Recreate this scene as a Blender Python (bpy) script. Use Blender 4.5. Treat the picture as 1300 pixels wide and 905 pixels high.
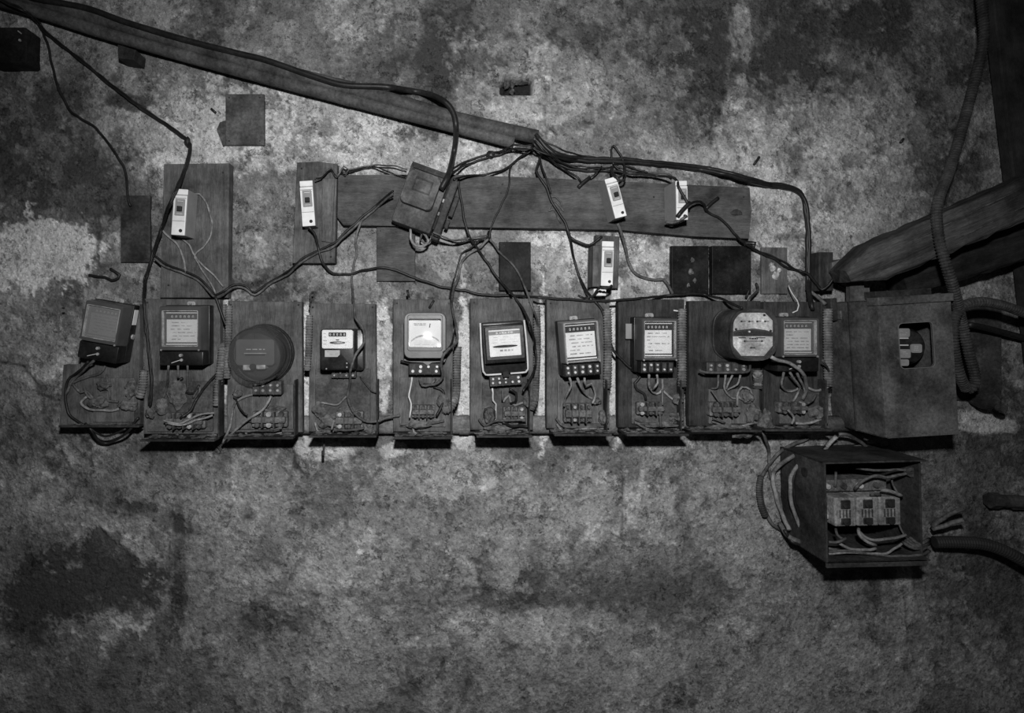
import bpy, bmesh, math, random
import numpy as np
from mathutils import Vector, Matrix
random.seed(7)
for o in list(bpy.data.objects): bpy.data.objects.remove(o, do_unlink=True)
scn = bpy.context.scene
COL = scn.collection

# ---------------------------------------------------------------- camera
D, F, VX, VY = 1.45, 725.0, 560.0, 408.0       # camera distance from wall, focal length in px, principal point
cd = bpy.data.cameras.new('camera'); cam = bpy.data.objects.new('camera', cd); COL.objects.link(cam)
cam.location = (0, -D, 0); cam.rotation_euler = (math.pi/2, 0, 0)
cd.sensor_width = 36; cd.sensor_fit = 'HORIZONTAL'; cd.lens = 36*F/1300
cd.shift_x = (650-VX)/1300; cd.shift_y = -(452.5-VY)/1300; cd.clip_start = .01
scn.camera = cam
# ---------------------------------------------------------------- world, lamp, exposure
w = bpy.data.worlds.new('world'); scn.world = w; w.use_nodes = True
w.node_tree.nodes['Background'].inputs[0].default_value = (.5, .5, .5, 1)
w.node_tree.nodes['Background'].inputs[1].default_value = .045
ld = bpy.data.lights.new('hand_lamp', 'SPOT'); ld.energy = 90; ld.shadow_soft_size = .035
ld.spot_size = math.radians(125); ld.spot_blend = 1.0; ld.color = (1, 1, 1)
lamp = bpy.data.objects.new('hand_lamp', ld); COL.objects.link(lamp)
lamp.location = (.03, -1.5, .30)
lamp.rotation_euler = (Vector((.10, 0, -.02))-Vector(lamp.location)).to_track_quat('-Z', 'Y').to_euler()
scn.view_settings.view_transform = 'Standard'; scn.view_settings.look = 'None'
scn.view_settings.gamma = 1; scn.view_settings.use_curve_mapping = False
scn.view_settings.exposure = 0.0

# ---------------------------------------------------------------- helpers
def S(d): return (D-d)/F                               # metres per pixel at distance d off the wall
def Wp(px, py, d): return Vector(((px-VX)*S(d), -d, (VY-py)*S(d)))

MATS = {}
def mat(name, c, rough=.7, metal=0, var=.35, scale=18, bump=.25, bscale=160, grain=None, spec=.35, spots=0):
    if name in MATS: return MATS[name]
    m = bpy.data.materials.new(name); m.use_nodes = True
    nt = m.node_tree; N = nt.nodes; L = nt.links; P = N['Principled BSDF']
    P.inputs['Roughness'].default_value = rough; P.inputs['Metallic'].default_value = metal
    P.inputs['Specular IOR Level'].default_value = spec if rough < .5 or metal else .10
    tc = N.new('ShaderNodeTexCoord'); mp = N.new('ShaderNodeMapping')
    L.new(tc.outputs['Object'], mp.inputs[0])
    if grain == 'v': mp.inputs['Scale'].default_value = (7, 7, .5)
    if grain == 'h': mp.inputs['Scale'].default_value = (.5, 7, 7)
    n1 = N.new('ShaderNodeTexNoise'); n1.inputs['Scale'].default_value = scale; n1.inputs['Detail'].default_value = 6
    n1.inputs['Roughness'].default_value = .65
    L.new(mp.outputs[0], n1.inputs['Vector'])
    r = N.new('ShaderNodeValToRGB'); lo = max(0, c*(1-var)); hi = c*(1+var)
    r.color_ramp.elements[0].position = .3; r.color_ramp.elements[1].position = .7
    r.color_ramp.elements[0].color = (lo, lo, lo, 1); r.color_ramp.elements[1].color = (hi, hi, hi, 1)
    L.new(n1.outputs['Fac'], r.inputs[0]); out = r.outputs[0]
    if var > .2:                                        # uneven grime over the whole piece
        n4 = N.new('ShaderNodeTexNoise'); n4.inputs['Scale'].default_value = 13; n4.inputs['Detail'].default_value = 6; n4.inputs['Roughness'].default_value = .7
        L.new(tc.outputs['Object'], n4.inputs['Vector'])
        r4 = N.new('ShaderNodeMapRange'); r4.inputs[1].default_value = .3; r4.inputs[2].default_value = .7; r4.inputs[3].default_value = .38; r4.inputs[4].default_value = 1.65
        L.new(n4.outputs['Fac'], r4.inputs[0]); m4 = N.new('ShaderNodeMixRGB'); m4.blend_type = 'MULTIPLY'; m4.inputs[0].default_value = 1
        L.new(out, m4.inputs[1]); L.new(r4.outputs[0], m4.inputs[2]); out = m4.outputs[0]
        n5 = N.new('ShaderNodeTexNoise'); n5.inputs['Scale'].default_value = 140; n5.inputs['Detail'].default_value = 4; n5.inputs['Roughness'].default_value = .7
        L.new(mp.outputs[0], n5.inputs['Vector'])
        r5 = N.new('ShaderNodeMapRange'); r5.inputs[1].default_value = .3; r5.inputs[2].default_value = .7; r5.inputs[3].default_value = .6; r5.inputs[4].default_value = 1.4
        L.new(n5.outputs['Fac'], r5.inputs[0]); m5 = N.new('ShaderNodeMixRGB'); m5.blend_type = 'MULTIPLY'; m5.inputs[0].default_value = 1
        L.new(out, m5.inputs[1]); L.new(r5.outputs[0], m5.inputs[2]); out = m5.outputs[0]
    if spots:
        n3 = N.new('ShaderNodeTexNoise'); n3.inputs['Scale'].default_value = scale*5; n3.inputs['Detail'].default_value = 3
        L.new(tc.outputs['Object'], n3.inputs['Vector'])
        r3 = N.new('ShaderNodeValToRGB'); r3.color_ramp.elements[0].position = .66; r3.color_ramp.elements[1].position = .78
        L.new(n3.outputs['Fac'], r3.inputs[0])
        mx = N.new('ShaderNodeMixRGB'); mx.inputs[2].default_value = (spots, spots, spots, 1)
        L.new(r3.outputs[0], mx.inputs[0]); L.new(out, mx.inputs[1]); out = mx.outputs[0]
    L.new(out, P.inputs['Base Color'])
    if bump:
        n2 = N.new('ShaderNodeTexNoise'); n2.inputs['Scale'].default_value = bscale; n2.inputs['Detail'].default_value = 4
        L.new(mp.outputs[0], n2.inputs['Vector'])
        b = N.new('ShaderNodeBump'); b.inputs['Strength'].default_value = bump; b.inputs['Distance'].default_value = .002
        L.new(n2.outputs['Fac'], b.inputs['Height']); L.new(b.outputs[0], P.inputs['Normal'])
    MATS[name] = m; return m
def glass_mat(name, gloss, dust, rough=.04):
    m = bpy.data.materials.new(name); m.use_nodes = True; nt = m.node_tree; N = nt.nodes; L = nt.links
    N.remove(N['Principled BSDF']); o = N['Material Output']
    t = N.new('ShaderNodeBsdfTransparent'); g = N.new('ShaderNodeBsdfGlossy'); g.inputs['Roughness'].default_value = rough
    df = N.new('ShaderNodeBsdfDiffuse'); df.inputs[0].default_value = (.3, .3, .3, 1)
    fr = N.new('ShaderNodeFresnel'); fr.inputs[0].default_value = gloss
    m1 = N.new('ShaderNodeMixShader'); m1.inputs[0].default_value = dust; m2 = N.new('ShaderNodeMixShader')
    L.new(t.outputs[0], m1.inputs[1]); L.new(df.outputs[0], m1.inputs[2])
    L.new(fr.outputs[0], m2.inputs[0]); L.new(m1.outputs[0], m2.inputs[1]); L.new(g.outputs[0], m2.inputs[2])
    L.new(m2.outputs[0], o.inputs[0]); MATS[name] = m; return m

wood = mat('weathered dark wood', .098, .75, var=.3, scale=14, grain='v', bump=.5, spots=.13)
woodh = mat('weathered dark plank', .078, .75, var=.25, scale=10, grain='h', bump=.5)
woodmid = mat('grey worn wood', .115, .8, var=.4, scale=14, grain='v', bump=.5, spots=.16)
woodblk = mat('sooty black wood', .042, .7, var=.5, scale=16, grain='v', bump=.5)
beamm = mat('charred timber', .05, .8, var=.7, scale=9, grain='h', bump=.9, bscale=60)
beamd = mat('lower timber', .018, .8, var=.5, scale=9, grain='h', bump=.7)  # near-black, much darker than the timber above it
steel = mat('dull painted steel', .082, .55, var=.3, scale=12, bump=.15, spots=.10)
steeld = mat('dark steel plate', .042, .55, var=.4, scale=14, bump=.2, spots=.07)
iron = mat('dark iron', .035, .55, var=.35, scale=30, bump=.3)
rust = mat('dusty rusty iron', .075, .85, var=.5, scale=60, bump=.6)
pvc = mat('dusty grey pvc', .075, .55, var=.25, scale=14, bump=.1)
pipegrey = mat('dusty pipe', .2, .75, var=.35, scale=22, bump=.3)
corr = mat('dusty corrugated plastic', .15, .7, var=.3, scale=30, bump=.2)
corrd = mat('dark corrugated plastic', .06, .6, var=.3, scale=30, bump=.2)
wireb = mat('black wire insulation', .016, .45, var=.3, scale=40, bump=.1)
wireg = mat('dusty wire insulation', .095, .55, var=.4, scale=50, bump=.2)
wirel = mat('pale dusty wire', .21, .6, var=.35, scale=50, bump=.2)
wirew = mat('white wire insulation', .62, .5, var=.15, scale=40, bump=.1)
blk = mat('black plastic', .016, .35, var=.3, scale=30, bump=.08)
bak = mat('black bakelite', .02, .3, var=.3, scale=30, bump=.05)
greycase = mat('grey enamelled case', .16, .4, var=.2, scale=25, bump=.1)
darkcase = mat('dark enamelled case', .048, .38, var=.3, scale=20, bump=.12)
clearcase = mat('smoky plastic cover', .07, .25, var=.2, scale=20, bump=.05, spec=.6)
clearl = mat('pale plastic cover', .2, .25, var=.2, scale=20, bump=.05, spec=.6)
plate = mat('printed paper plate', .78, .6, var=.08, scale=30, bump=.05)
plateg = mat('grimy paper plate', .26, .6, var=.15, scale=30, bump=.05)
plated = mat('dull grey plate', .07, .6, var=.2, scale=30, bump=.05)
ink = mat('print ink', .36, .7, var=.3, scale=60, bump=0)
inkk = mat('dark print ink', .02, .6, var=.3, scale=60, bump=0)
white = mat('white enamel', .7, .4, var=.08, scale=30, bump=.05)
brk = mat('off white breaker plastic', .78, .42, var=.14, scale=35, bump=.08)
brks = mat('greyish breaker plastic', .3, .5, var=.14, scale=35, bump=.08)
chrome = mat('worn steel screw', .68, .3, metal=.15, var=.2, scale=60, bump=.1)
zinc = mat('dull zinc', .36, .5, metal=.1, var=.3, scale=60, bump=.2)
dustm = mat('matted dust', .12, .95, var=.5, scale=90, bump=.9, bscale=240)
porc = mat('dusty porcelain', .26, .5, var=.35, scale=35, bump=.1)
hosem = mat('hose dark', .05, .55, var=.25, scale=30, bump=.15)
rubble = mat('rubble stone', .075, .9, var=.5, scale=30, bump=.6)
glass_mat('clear pane', 1.5, .04, .03); glass_mat('grimy pane', 1.45, .38, .08); glass_mat('dim pane', 1.5, .16, .05)
glass_mat('bright pane', 1.6, .02, .13)

def thing(name, label, cat, loc=(0, 0, 0), ccw=0, group=None):
    o = bpy.data.objects.new(name, None); COL.objects.link(o); o.empty_display_size = .02
    o.location = loc; o.rotation_euler = (0, -math.radians(ccw), 0)
    o['label'] = label; o['category'] = cat
    if group: o['group'] = group
    return o
def tag(o, label, cat, group=None):
    o['label'] = label; o['category'] = cat
    if group: o['group'] = group
    return o

class B:
    """mesh builder in local (u right, v up, w out of the wall)"""
    def __init__(s): s.bm = bmesh.new()
    def v(s, u, v, w): return s.bm.verts.new((u, -w, v))
    def box(s, u0, v0, w0, u1, v1, w1, bev=0, seg=2, taper=0):
        t = taper
        c = [s.v(a, b, w0) for a, b in ((u0, v0), (u1, v0), (u1, v1), (u0, v1))] + \
            [s.v(a, b, w1) for a, b in ((u0+t, v0+t), (u1-t, v0+t), (u1-t, v1-t), (u0+t, v1-t))]
        fs = [s.bm.faces.new([c[i] for i in q]) for q in ((3, 2, 1, 0), (4, 5, 6, 7), (0, 1, 5, 4), (1, 2, 6, 5), (2, 3, 7, 6), (3, 0, 4, 7))]
        if bev:
            es = list({e for f in fs for e in f.edges})
            bmesh.ops.bevel(s.bm, geom=es, offset=bev, segments=seg, affect='EDGES', profile=.5)
        return s
    def prism(s, pts, w0, w1, bev=0, seg=2, k=1.0):
        cx = sum(p[0] for p in pts)/len(pts); cy = sum(p[1] for p in pts)/len(pts)
        a = [s.v(p[0], p[1], w0) for p in pts]; b = [s.v(cx+(p[0]-cx)*k, cy+(p[1]-cy)*k, w1) for p in pts]; n = len(pts)
        s.bm.faces.new(a[::-1]); t = s.bm.faces.new(b)
        for i in range(n): s.bm.faces.new((a[i], a[(i+1) % n], b[(i+1) % n], b[i]))
        if bev: bmesh.ops.bevel(s.bm, geom=list(t.edges), offset=bev, segments=seg, affect='EDGES', profile=.5)
        return s
    def ring(s, outer, inner, w0, w1, w1i=None):
        n = len(outer); w1i = w1 if w1i is None else w1i
        A = [s.v(*p, w0) for p in outer]; Bq = [s.v(*p, w1) for p in outer]
        Cq = [s.v(*p, w1i) for p in inner]; Dq = [s.v(*p, w0) for p in inner]
        for X, Y in ((A, Bq), (Bq, Cq), (Cq, Dq), (Dq, A)):
            for i in range(n): s.bm.faces.new((X[i], X[(i+1) % n], Y[(i+1) % n], Y[i]))
        return s
    def cyl(s, u, v, w0, w1, r, seg=14, r1=None, bev=0):
        pts = [(u+r*math.cos(2*math.pi*i/seg), v+r*math.sin(2*math.pi*i/seg)) for i in range(seg)]
        return s.prism(pts, w0, w1, bev=bev, k=(r1/r if r1 is not None else 1.0))
    def rod(s, p, q, r, seg=8):
        p = Vector((p[0], -p[2], p[1])); q = Vector((q[0], -q[2], q[1])); tube_bm(s.bm, [p, q], r, seg); return s
    def lathe(s, prof, seg=36, u=0, v=0):
        rings = []
        for r, wv in prof:
            rings.append([s.v(u+r*math.cos(2*math.pi*i/seg), v+r*math.sin(2*math.pi*i/seg), wv) for i in range(seg)] if r > 1e-6 else [s.v(u, v, wv)])
        for a, b in zip(rings, rings[1:]):
            for i in range(seg):
                j = (i+1) % seg
                if len(a) == 1: s.bm.faces.new((a[0], b[i], b[j]))
                elif len(b) == 1: s.bm.faces.new((a[i], a[j], b[0]))
                else: s.bm.faces.new((a[i], a[j], b[j], b[i]))
        return s
    def blob(s, u, v, w, ru, rv, rw, sub=2, rough=.25, seed=0):
        rnd = random.Random(seed)
        r = bmesh.ops.create_icosphere(s.bm, subdivisions=sub, radius=1); from mathutils import noise as nz
        for q in r['verts']:
            k = 1+rough*1.3*nz.fractal(q.co*1.3+Vector((seed*3.1, 0, 7)), .9, 2.1, 3)
            q.co = Vector((u+q.co.x*ru*k, -w+q.co.y*rw*k, v+q.co.z*rv*k))
        return s
    def done(s, name, m, parent=None, smooth=False):
        bmesh.ops.recalc_face_normals(s.bm, faces=s.bm.faces)
        me = bpy.data.meshes.new(name); s.bm.to_mesh(me); s.bm.free()
        me.materials.append(m if not isinstance(m, str) else MATS[m])
        if smooth:
            for p in me.polygons: p.use_smooth = True
            me.set_sharp_from_angle(angle=math.radians(38))
        o = bpy.data.objects.new(name, me); COL.objects.link(o)
        if parent: o.parent = parent
        return o
def rrect(w, h, r, n=4, cx=0, cy=0):
    P = []
    for (sx, sy, a0) in ((1, 1, 0), (-1, 1, 90), (-1, -1, 180), (1, -1, 270)):
        for i in range(n+1):
            a = math.radians(a0+90*i/n); P.append((cx+sx*(w/2-r)+r*math.cos(a), cy+sy*(h/2-r)+r*math.sin(a)))
    return P
def tube_bm(bm, pts, r, seg=8, radf=None, cap=True):
    n = len(pts); rings = []; up = Vector((0, -1, .13)).normalized()
    T = [(pts[min(i+1, n-1)]-pts[max(i-1, 0)]).normalized() for i in range(n)]
    nrm = T[0].cross(up)
    if nrm.length < 1e-4: nrm = T[0].cross(Vector((1, 0, 0)))
    nrm.normalize()
    for i in range(n):
        nrm = (nrm-T[i]*nrm.dot(T[i])); nrm.normalize(); bi = T[i].cross(nrm)
        rr = r*(radf(i) if radf else 1)
        rings.append([bm.verts.new(pts[i]+nrm*(rr*math.cos(2*math.pi*k/seg))+bi*(rr*math.sin(2*math.pi*k/seg))) for k in range(seg)])
    for a, b in zip(rings, rings[1:]):
        for k in range(seg): bm.faces.new((a[k], a[(k+1) % seg], b[(k+1) % seg], b[k]))
    if cap: bm.faces.new(rings[0][::-1]); bm.faces.new(rings[-1])
def spline(pts, step):
    """Catmull-Rom through n-dimensional points, roughly `step` apart"""
    P = [np.array(p, float) for p in pts]; out = []
    Q = [2*P[0]-P[1]]+P+[2*P[-1]-P[-2]]
    for i in range(1, len(Q)-2):
        a, b, c, d = Q[i-1:i+3]; k = max(1, int(np.linalg.norm((c-b)[:2])/step))
        for j in range(k):
            t = j/k
            out.append(.5*(2*b+(c-a)*t+(2*a-5*b+4*c-d)*t*t+(3*b-a-3*c+d)*t**3))
    out.append(P[-1]); return out

SURF = []                                               # registered surfaces: what stands how far off the wall
def reg(x0, y0, x1, y1, d): SURF.append((x0, y0, x1, y1, d))
def surf(x, y):
    m = 0.004
    for a, b, c, e, d in SURF:
        if a-2 <= x <= c+2 and b-2 <= y <= e+2 and d > m: m = d
    return m
def path(pts, r, lift=0, step=4, off=(0, 0), hug=True):
    sp = spline([(p[0]+off[0], p[1]+off[1], p[2] if len(p) > 2 else -1) for p in pts], step)
    if hug:
        ds = [surf(p[0], p[1]) for p in sp]; n = len(ds)
        dm = [max(ds[max(0, i-2):i+3]) for i in range(n)]
        dd = [sum(dm[max(0, i-3):i+4])/len(dm[max(0, i-3):i+4])+r+lift+.002 for i in range(n)]
    else: dd = [p[2] for p in sp]
    return [Wp(p[0], p[1], d) for p, d in zip(sp, dd)]
def wire(name, pts, rpx, m, label=None, cat='wire', parent=None, group=None, lift=0, off=(0, 0), hug=True, seg=7, step=4):
    r = rpx*.00188*.9
    P = path(pts, r, lift, step, off, hug)
    if len(P) > 6 and rpx < 3.5:                        # real wires are never quite straight
        from mathutils import noise as nz
        sd = pts[0][0]*.7+off[1]*3
        for i in range(1, len(P)-1):
            k = Vector((i*.33, sd, 0)); P[i] = P[i]+Vector((nz.noise(k), 0, nz.noise(k+Vector((0, 9, 5)))))*.0022
    base = P[0].copy()
    bm = bmesh.new(); org = Vector((0, 0, 0)) if parent else base
    tube_bm(bm, [p-org for p in P], r, seg)
    me = bpy.data.meshes.new(name); bm.to_mesh(me); bm.free(); me.materials.append(m)
    for q in me.polygons: q.use_smooth = True
    o = bpy.data.objects.new(name, me); COL.objects.link(o)
    if parent:
        o.parent = parent; bpy.context.view_layer.update(); o.matrix_parent_inverse = parent.matrix_world.inverted()
    else: o.location = base
    if label: tag(o, label, cat, group)
    return o
def hose(name, pts, rpx, m, label=None, cat='conduit', pitch=3.4, lift=0, hug=True, parent=None, group=None, amp=.13):
    r = rpx*.00188
    P0 = path(pts, r, lift, 1.0, hug=hug)
    L = [0]
    for a, b in zip(P0, P0[1:]): L.append(L[-1]+(b-a).length)
    st = pitch*.00188/4; n = int(L[-1]/st); P = []; j = 0
    for i in range(n+1):
        s_ = i*st
        while j < len(L)-2 and L[j+1] < s_: j += 1
        t = (s_-L[j])/max(1e-9, L[j+1]-L[j]); P.append(P0[j].lerp(P0[j+1], t))
    base = P[0].copy(); bm = bmesh.new()
    tube_bm(bm, [p-base for p in P], r, 12, lambda i: (1+amp, 1+amp*.6, 1-amp, 1-amp*.4)[i % 4])
    me = bpy.data.meshes.new(name); bm.to_mesh(me); bm.free(); me.materials.append(m)
    o = bpy.data.objects.new(name, me); COL.objects.link(o); o.location = base
    if parent:
        o.parent = parent; bpy.context.view_layer.update(); o.matrix_parent_inverse = parent.matrix_world.inverted()
    else: tag(o, label, cat, group)
    return o

# ================================================================ SETTING: wall, floor
_rs = np.random.RandomState(11); _T = _rs.rand(512, 512)
def vn(x, y, s, seed):
    x = x/s+seed*17.31; y = y/s+seed*9.77
    xi = np.floor(x).astype(int); yi = np.floor(y).astype(int); fx = x-xi; fy = y-yi
    fx = fx*fx*(3-2*fx); fy = fy*fy*(3-2*fy)
    g = lambda a, b: _T[a % 512, b % 512]
    return (g(xi, yi)*(1-fx)+g(xi+1, yi)*fx)*(1-fy)+(g(xi, yi+1)*(1-fx)+g(xi+1, yi+1)*fx)*fy-.5
def fbm(x, y, s, seed, o=4, k=.55):
    r = 0; a = 1; t = 0
    for i in range(o): r = r+a*vn(x, y, s/2**i, seed+i*3); t += a; a *= k
    return r/t*2
def sst(a, b, x): t = np.clip((x-a)/(b-a), 0, 1); return t*t*(3-2*t)

xs = np.concatenate([np.arange(-1700, -700, 20.), np.arange(-700, -20, 12.), np.arange(-20, 1320, 2.), np.arange(1320, 2000, 12.), np.arange(2000, 2901, 20.)])
ys = np.concatenate([np.arange(-1000, -500, 20.), np.arange(-500, -20, 12.), np.arange(-20, 925, 2.), np.arange(925, 1158, 12.), [1158.]])
X, Y = np.meshgrid(xs, ys)
wx = X+16*fbm(X, Y, 45, 1)+7*fbm(X, Y, 14, 2); wy = Y+16*fbm(X, Y, 45, 5)+7*fbm(X, Y, 14, 6)
nL = fbm(X, Y, 150, 21); nM = fbm(X, Y, 55, 31); nS = fbm(X, Y, 18, 41); nF = fbm(X, Y, 6, 51, 2)
# stains, bare render, old limewash and lit-looking strips between the boards, each with its own place on the wall: cx, cy, rx, ry, tilt, amount, edge softness
PATCH = [
 (250,165,85,62,-20,.14,.5),(50,318,68,42,5,.34,.25),(22,345,40,50,0,.06,.5),(170,155,60,40,0,.05,.6),(320,45,60,45,0,.09,.4),(200,30,40,40,0,.06,.4),(400,40,45,70,10,.06,.5),
 (400,165,120,60,12,.12,.5),(560,200,120,45,10,.12,.5),(345,250,50,70,0,.04,.5),(330,330,45,30,0,-.04,.4),(700,160,110,70,0,.07,.6),(640,120,50,50,0,.05,.5),
 (720,330,50,42,0,.15,.4),(600,330,60,40,0,.04,.5),(815,325,40,30,0,.17,.4),(985,265,48,70,0,.17,.5),(1075,225,70,70,0,.08,.6),(1060,160,110,45,0,.05,.6),
 (938,60,14,75,6,.10,.4),(965,190,20,30,0,.10,.4),(900,205,55,22,0,.10,.35),(930,160,18,40,0,.06,.4),(1245,537,52,14,3,.20,.25),(1195,365,60,60,0,.04,.5),(1100,290,30,40,0,.03,.5),(1055,300,35,25,0,.12,.3),
 (125,790,55,22,-8,.13,.3),(20,800,30,20,0,.06,.4),(30,660,60,40,0,.03,.5),(160,690,60,22,20,.08,.4),(140,420,30,14,-40,.10,.3),(75,480,45,28,-25,.07,.35),(12,410,18,12,0,.14,.3),(70,468,30,18,-30,.05,.4),
 (410,760,60,40,20,.05,.4),(430,700,60,50,30,.06,.5),(330,730,30,16,0,.07,.3),(570,600,90,40,0,.07,.6),(680,660,120,60,0,.06,.7),(820,650,40,30,0,.08,.5),(800,690,60,50,0,.04,.6),(640,790,120,24,0,.07,.5),(910,600,80,50,0,.04,.6),
 (500,570,20,10,0,.14,.3),(410,572,38,12,0,.16,.3),(590,558,15,14,0,.16,.3),(685,552,12,12,0,.12,.3),(300,640,60,50,0,.05,.5),(930,790,40,18,0,.05,.4),(1145,760,10,70,0,.05,.4),
 (590,470,10,95,0,.36,.3),(688,470,9,100,0,.42,.3),(781,460,9,90,0,.38,.3),(877,460,8,90,0,.36,.3),(389,470,7,80,0,.40,.3),(286,440,7,70,0,.40,.3),(486,450,10,80,0,.28,.3),  # pale plaster strips between the boards, tone raised so they look lit
 (190,470,8,40,0,.10,.3),(655,300,130,12,0,.04,.6),(440,345,60,14,0,.05,.4),(320,300,30,40,0,.05,.5),
 (140,304,13,30,0,.12,.08),(190,350,60,18,0,.06,.3),(215,205,20,10,0,.14,.3),(275,180,15,35,0,.10,.3),
 (115,255,70,38,0,-.12,.5),(30,250,50,40,0,-.11,.4),(40,380,60,30,0,-.10,.4),(55,540,70,60,0,-.10,.5),(190,610,120,40,12,-.06,.5),(20,170,60,40,0,-.08,.5),(100,128,60,16,0,-.08,.4),(60,215,70,30,0,-.07,.5),
 (268,32,34,48,15,-.15,.35),(190,12,30,20,0,-.08,.4),(172,130,34,11,5,-.17,.25),(565,62,34,80,5,-.11,.45),(510,60,30,30,0,-.05,.5),(780,30,60,70,0,-.12,.5),(880,105,45,65,10,-.12,.45),(845,60,50,40,0,-.06,.5),
 (1040,55,110,65,0,-.15,.5),(1010,110,60,50,0,-.08,.5),(1190,70,80,120,0,-.12,.6),(1180,190,30,70,0,-.10,.5),(1080,205,22,14,0,-.10,.4),(1210,260,40,60,0,-.06,.5),
 (60,740,52,52,0,-.24,.3),(155,728,48,40,20,-.20,.3),(110,760,40,40,0,-.14,.4),(40,690,50,30,0,-.05,.4),(30,800,40,18,0,-.12,.3),(205,655,60,13,20,-.13,.5),(228,720,9,100,0,-.11,.4),(140,630,80,16,22,-.08,.5),(200,560,90,24,0,-.06,.5),
 (360,785,90,16,0,-.08,.4),(560,757,190,11,2,-.11,.4),(840,770,120,30,15,-.08,.5),(560,772,120,8,-3,-.06,.4),(620,725,14,22,0,-.10,.3),(315,655,12,20,0,-.08,.4),(1010,740,90,50,0,-.05,.6),(1200,740,130,70,0,-.11,.6),(1270,600,40,120,0,-.08,.6),(1285,420,40,120,0,-.06,.6),
 (875,570,10,60,0,-.04,.5),(1240,460,40,60,0,-.10,.4),(420,360,70,22,0,-.08,.4),(330,400,60,30,0,-.06,.5),(1130,620,120,60,0,-.03,.6),(440,410,60,50,0,-.08,.5),
 (1060,330,60,18,0,-.08,.4),(310,370,90,22,0,-.06,.5)]
tone = .205+.03*nL
JG = fbm(X, Y, 46, 91, 7, .80)*2.3
for cx, cy, rx, ry, rot, amt, soft in PATCH:
    c, s_ = math.cos(math.radians(rot)), math.sin(math.radians(rot))
    narrow = min(rx, ry) < 16
    ax, ay = ((X*.6+wx*.4) if narrow else wx)-cx, ((Y*.6+wy*.4) if narrow else wy)-cy
    u = (ax*c+ay*s_)/rx; v = (-ax*s_+ay*c)/ry
    r = np.sqrt(u*u+v*v) if not (cx == 140 and cy == 304) else np.maximum(abs(X-cx)/rx, abs(Y-cy)/ry)
    jag = 0 if soft < .1 else (.28 if narrow else .75 if soft <= .35 else .55)
    if amt < 0: amt *= .58 if soft > .3 else .74; soft = min(.9, soft*1.5)
    tone += amt*1.15*(1-sst(1-soft*.45, 1+soft*.45, r+jag*JG))
# flaking: crisp-edged layers of paint coming away
f1 = nL*.5+fbm(X, Y, 90, 131, 7, .68)*.8+(tone-.22)*1.6; k1 = sst(-.015, .025, f1)
f2 = fbm(X, Y, 110, 61, 7, .66); k2 = sst(.24, .265, f2)
f3 = fbm(X, Y, 48, 71, 6, .66); k3 = sst(.36, .385, f3)
lower = sst(560, 620, Y)
tone *= .74+.40*k1
tone = tone+.06*k2*(1-.4*lower)+.08*k3*(1-.3*lower)-.06*sst(.33, .36, -f3)-.05*sst(.26, .29, -f2)
f4 = fbm(X, Y, 22, 81, 4, .65); tone = tone*(1-.38*sst(.42, .46, f4))+.08*sst(.42, .46, -f4)
f5 = fbm(X, Y, 12, 141, 3, .7); tone = tone*(1-.30*sst(.42, .5, f5))*(1+.35*sst(.42, .5, -f5))
tone *= np.clip(1+.26*nS*(1-.2*lower)+.30*nF+.22*nM, .25, 2)
tone *= 1+.12*(_rs.rand(*X.shape)-.5)*2
edge = np.exp(-(f1/.014)**2)*.14+np.exp(-((f2-.25)/.015)**2)*.16+np.exp(-((f3-.37)/.02)**2)*.12
tone *= 1-edge
def crack(pts, wd, amt):
    global tone
    for (x0, y0), (x1, y1) in zip(pts, pts[1:]):
        dx, dy = x1-x0, y1-y0; L2 = dx*dx+dy*dy
        ax = X+2.2*nS*3-x0; ay = Y+2.2*nM*3-y0
        t = np.clip((ax*dx+ay*dy)/L2, 0, 1); dd = np.hypot(ax-t*dx, ay-t*dy)
        tone = tone*(1-amt*np.exp(-(dd/wd)**2))
for pts, wd, amt in [([(0,458),(33,464),(45,480),(48,497),(75,505)],1.6,.75),([(45,468),(60,530),(72,560)],1.5,.4),([(786,590),(789,640),(789,682)],1.6,.5),([(775,676),(790,686),(812,684)],1.4,.6),
    ([(660,660),(690,655),(716,664),(716,680)],1.5,.5),([(217,640),(217,815)],1.8,.5),([(1147,745),(1150,815)],1.6,.6),([(498,0),(512,60),(505,95)],1.5,.4),([(925,0),(934,50),(938,100)],2,.5),([(232,720),(420,770),(540,760)],2,.3),
    ([(628,588),(640,603),(648,592)],1.5,.6),([(125,275),(127,318)],2,.8),([(1205,230),(1215,310)],2,.3),([(655,125),(690,132),(692,160)],1.3,.4),([(372,565),(374,590),(382,600)],3.0,.75),([(825,20),(823,80)],2,.4)]:
    crack(pts, wd, amt)
# small knocks and light chips
rng = np.random.RandomState(5)
for i in range(260):
    cx, cy = rng.uniform(0, 1300), rng.uniform(0, 900); r = rng.uniform(1.5, 4.2); a = .8 if rng.rand() < .55 else -.6
    m_ = np.exp(-(((X-cx)/r)**2+((Y-cy)/(r*rng.uniform(.5, 1.2)))**2)); tone = tone*(1+a*m_)
for cx, cy, r in [(722,131,4),(748,133,4),(670,44,5),(1150,57,4),(400,372,4),(1011,301,3),(315,655,5)]:
    tone = tone*(1-.8*np.exp(-(((X-cx)/r)**2+((Y-cy)/(r*.8))**2)))
tone = np.clip(tone, .055, .62)
hgt = .0030*k1+.0022*k2+.003*nM+.0022*nS+.0012*nF
hgt = np.clip(hgt, -.006, .012)*.8
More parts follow.
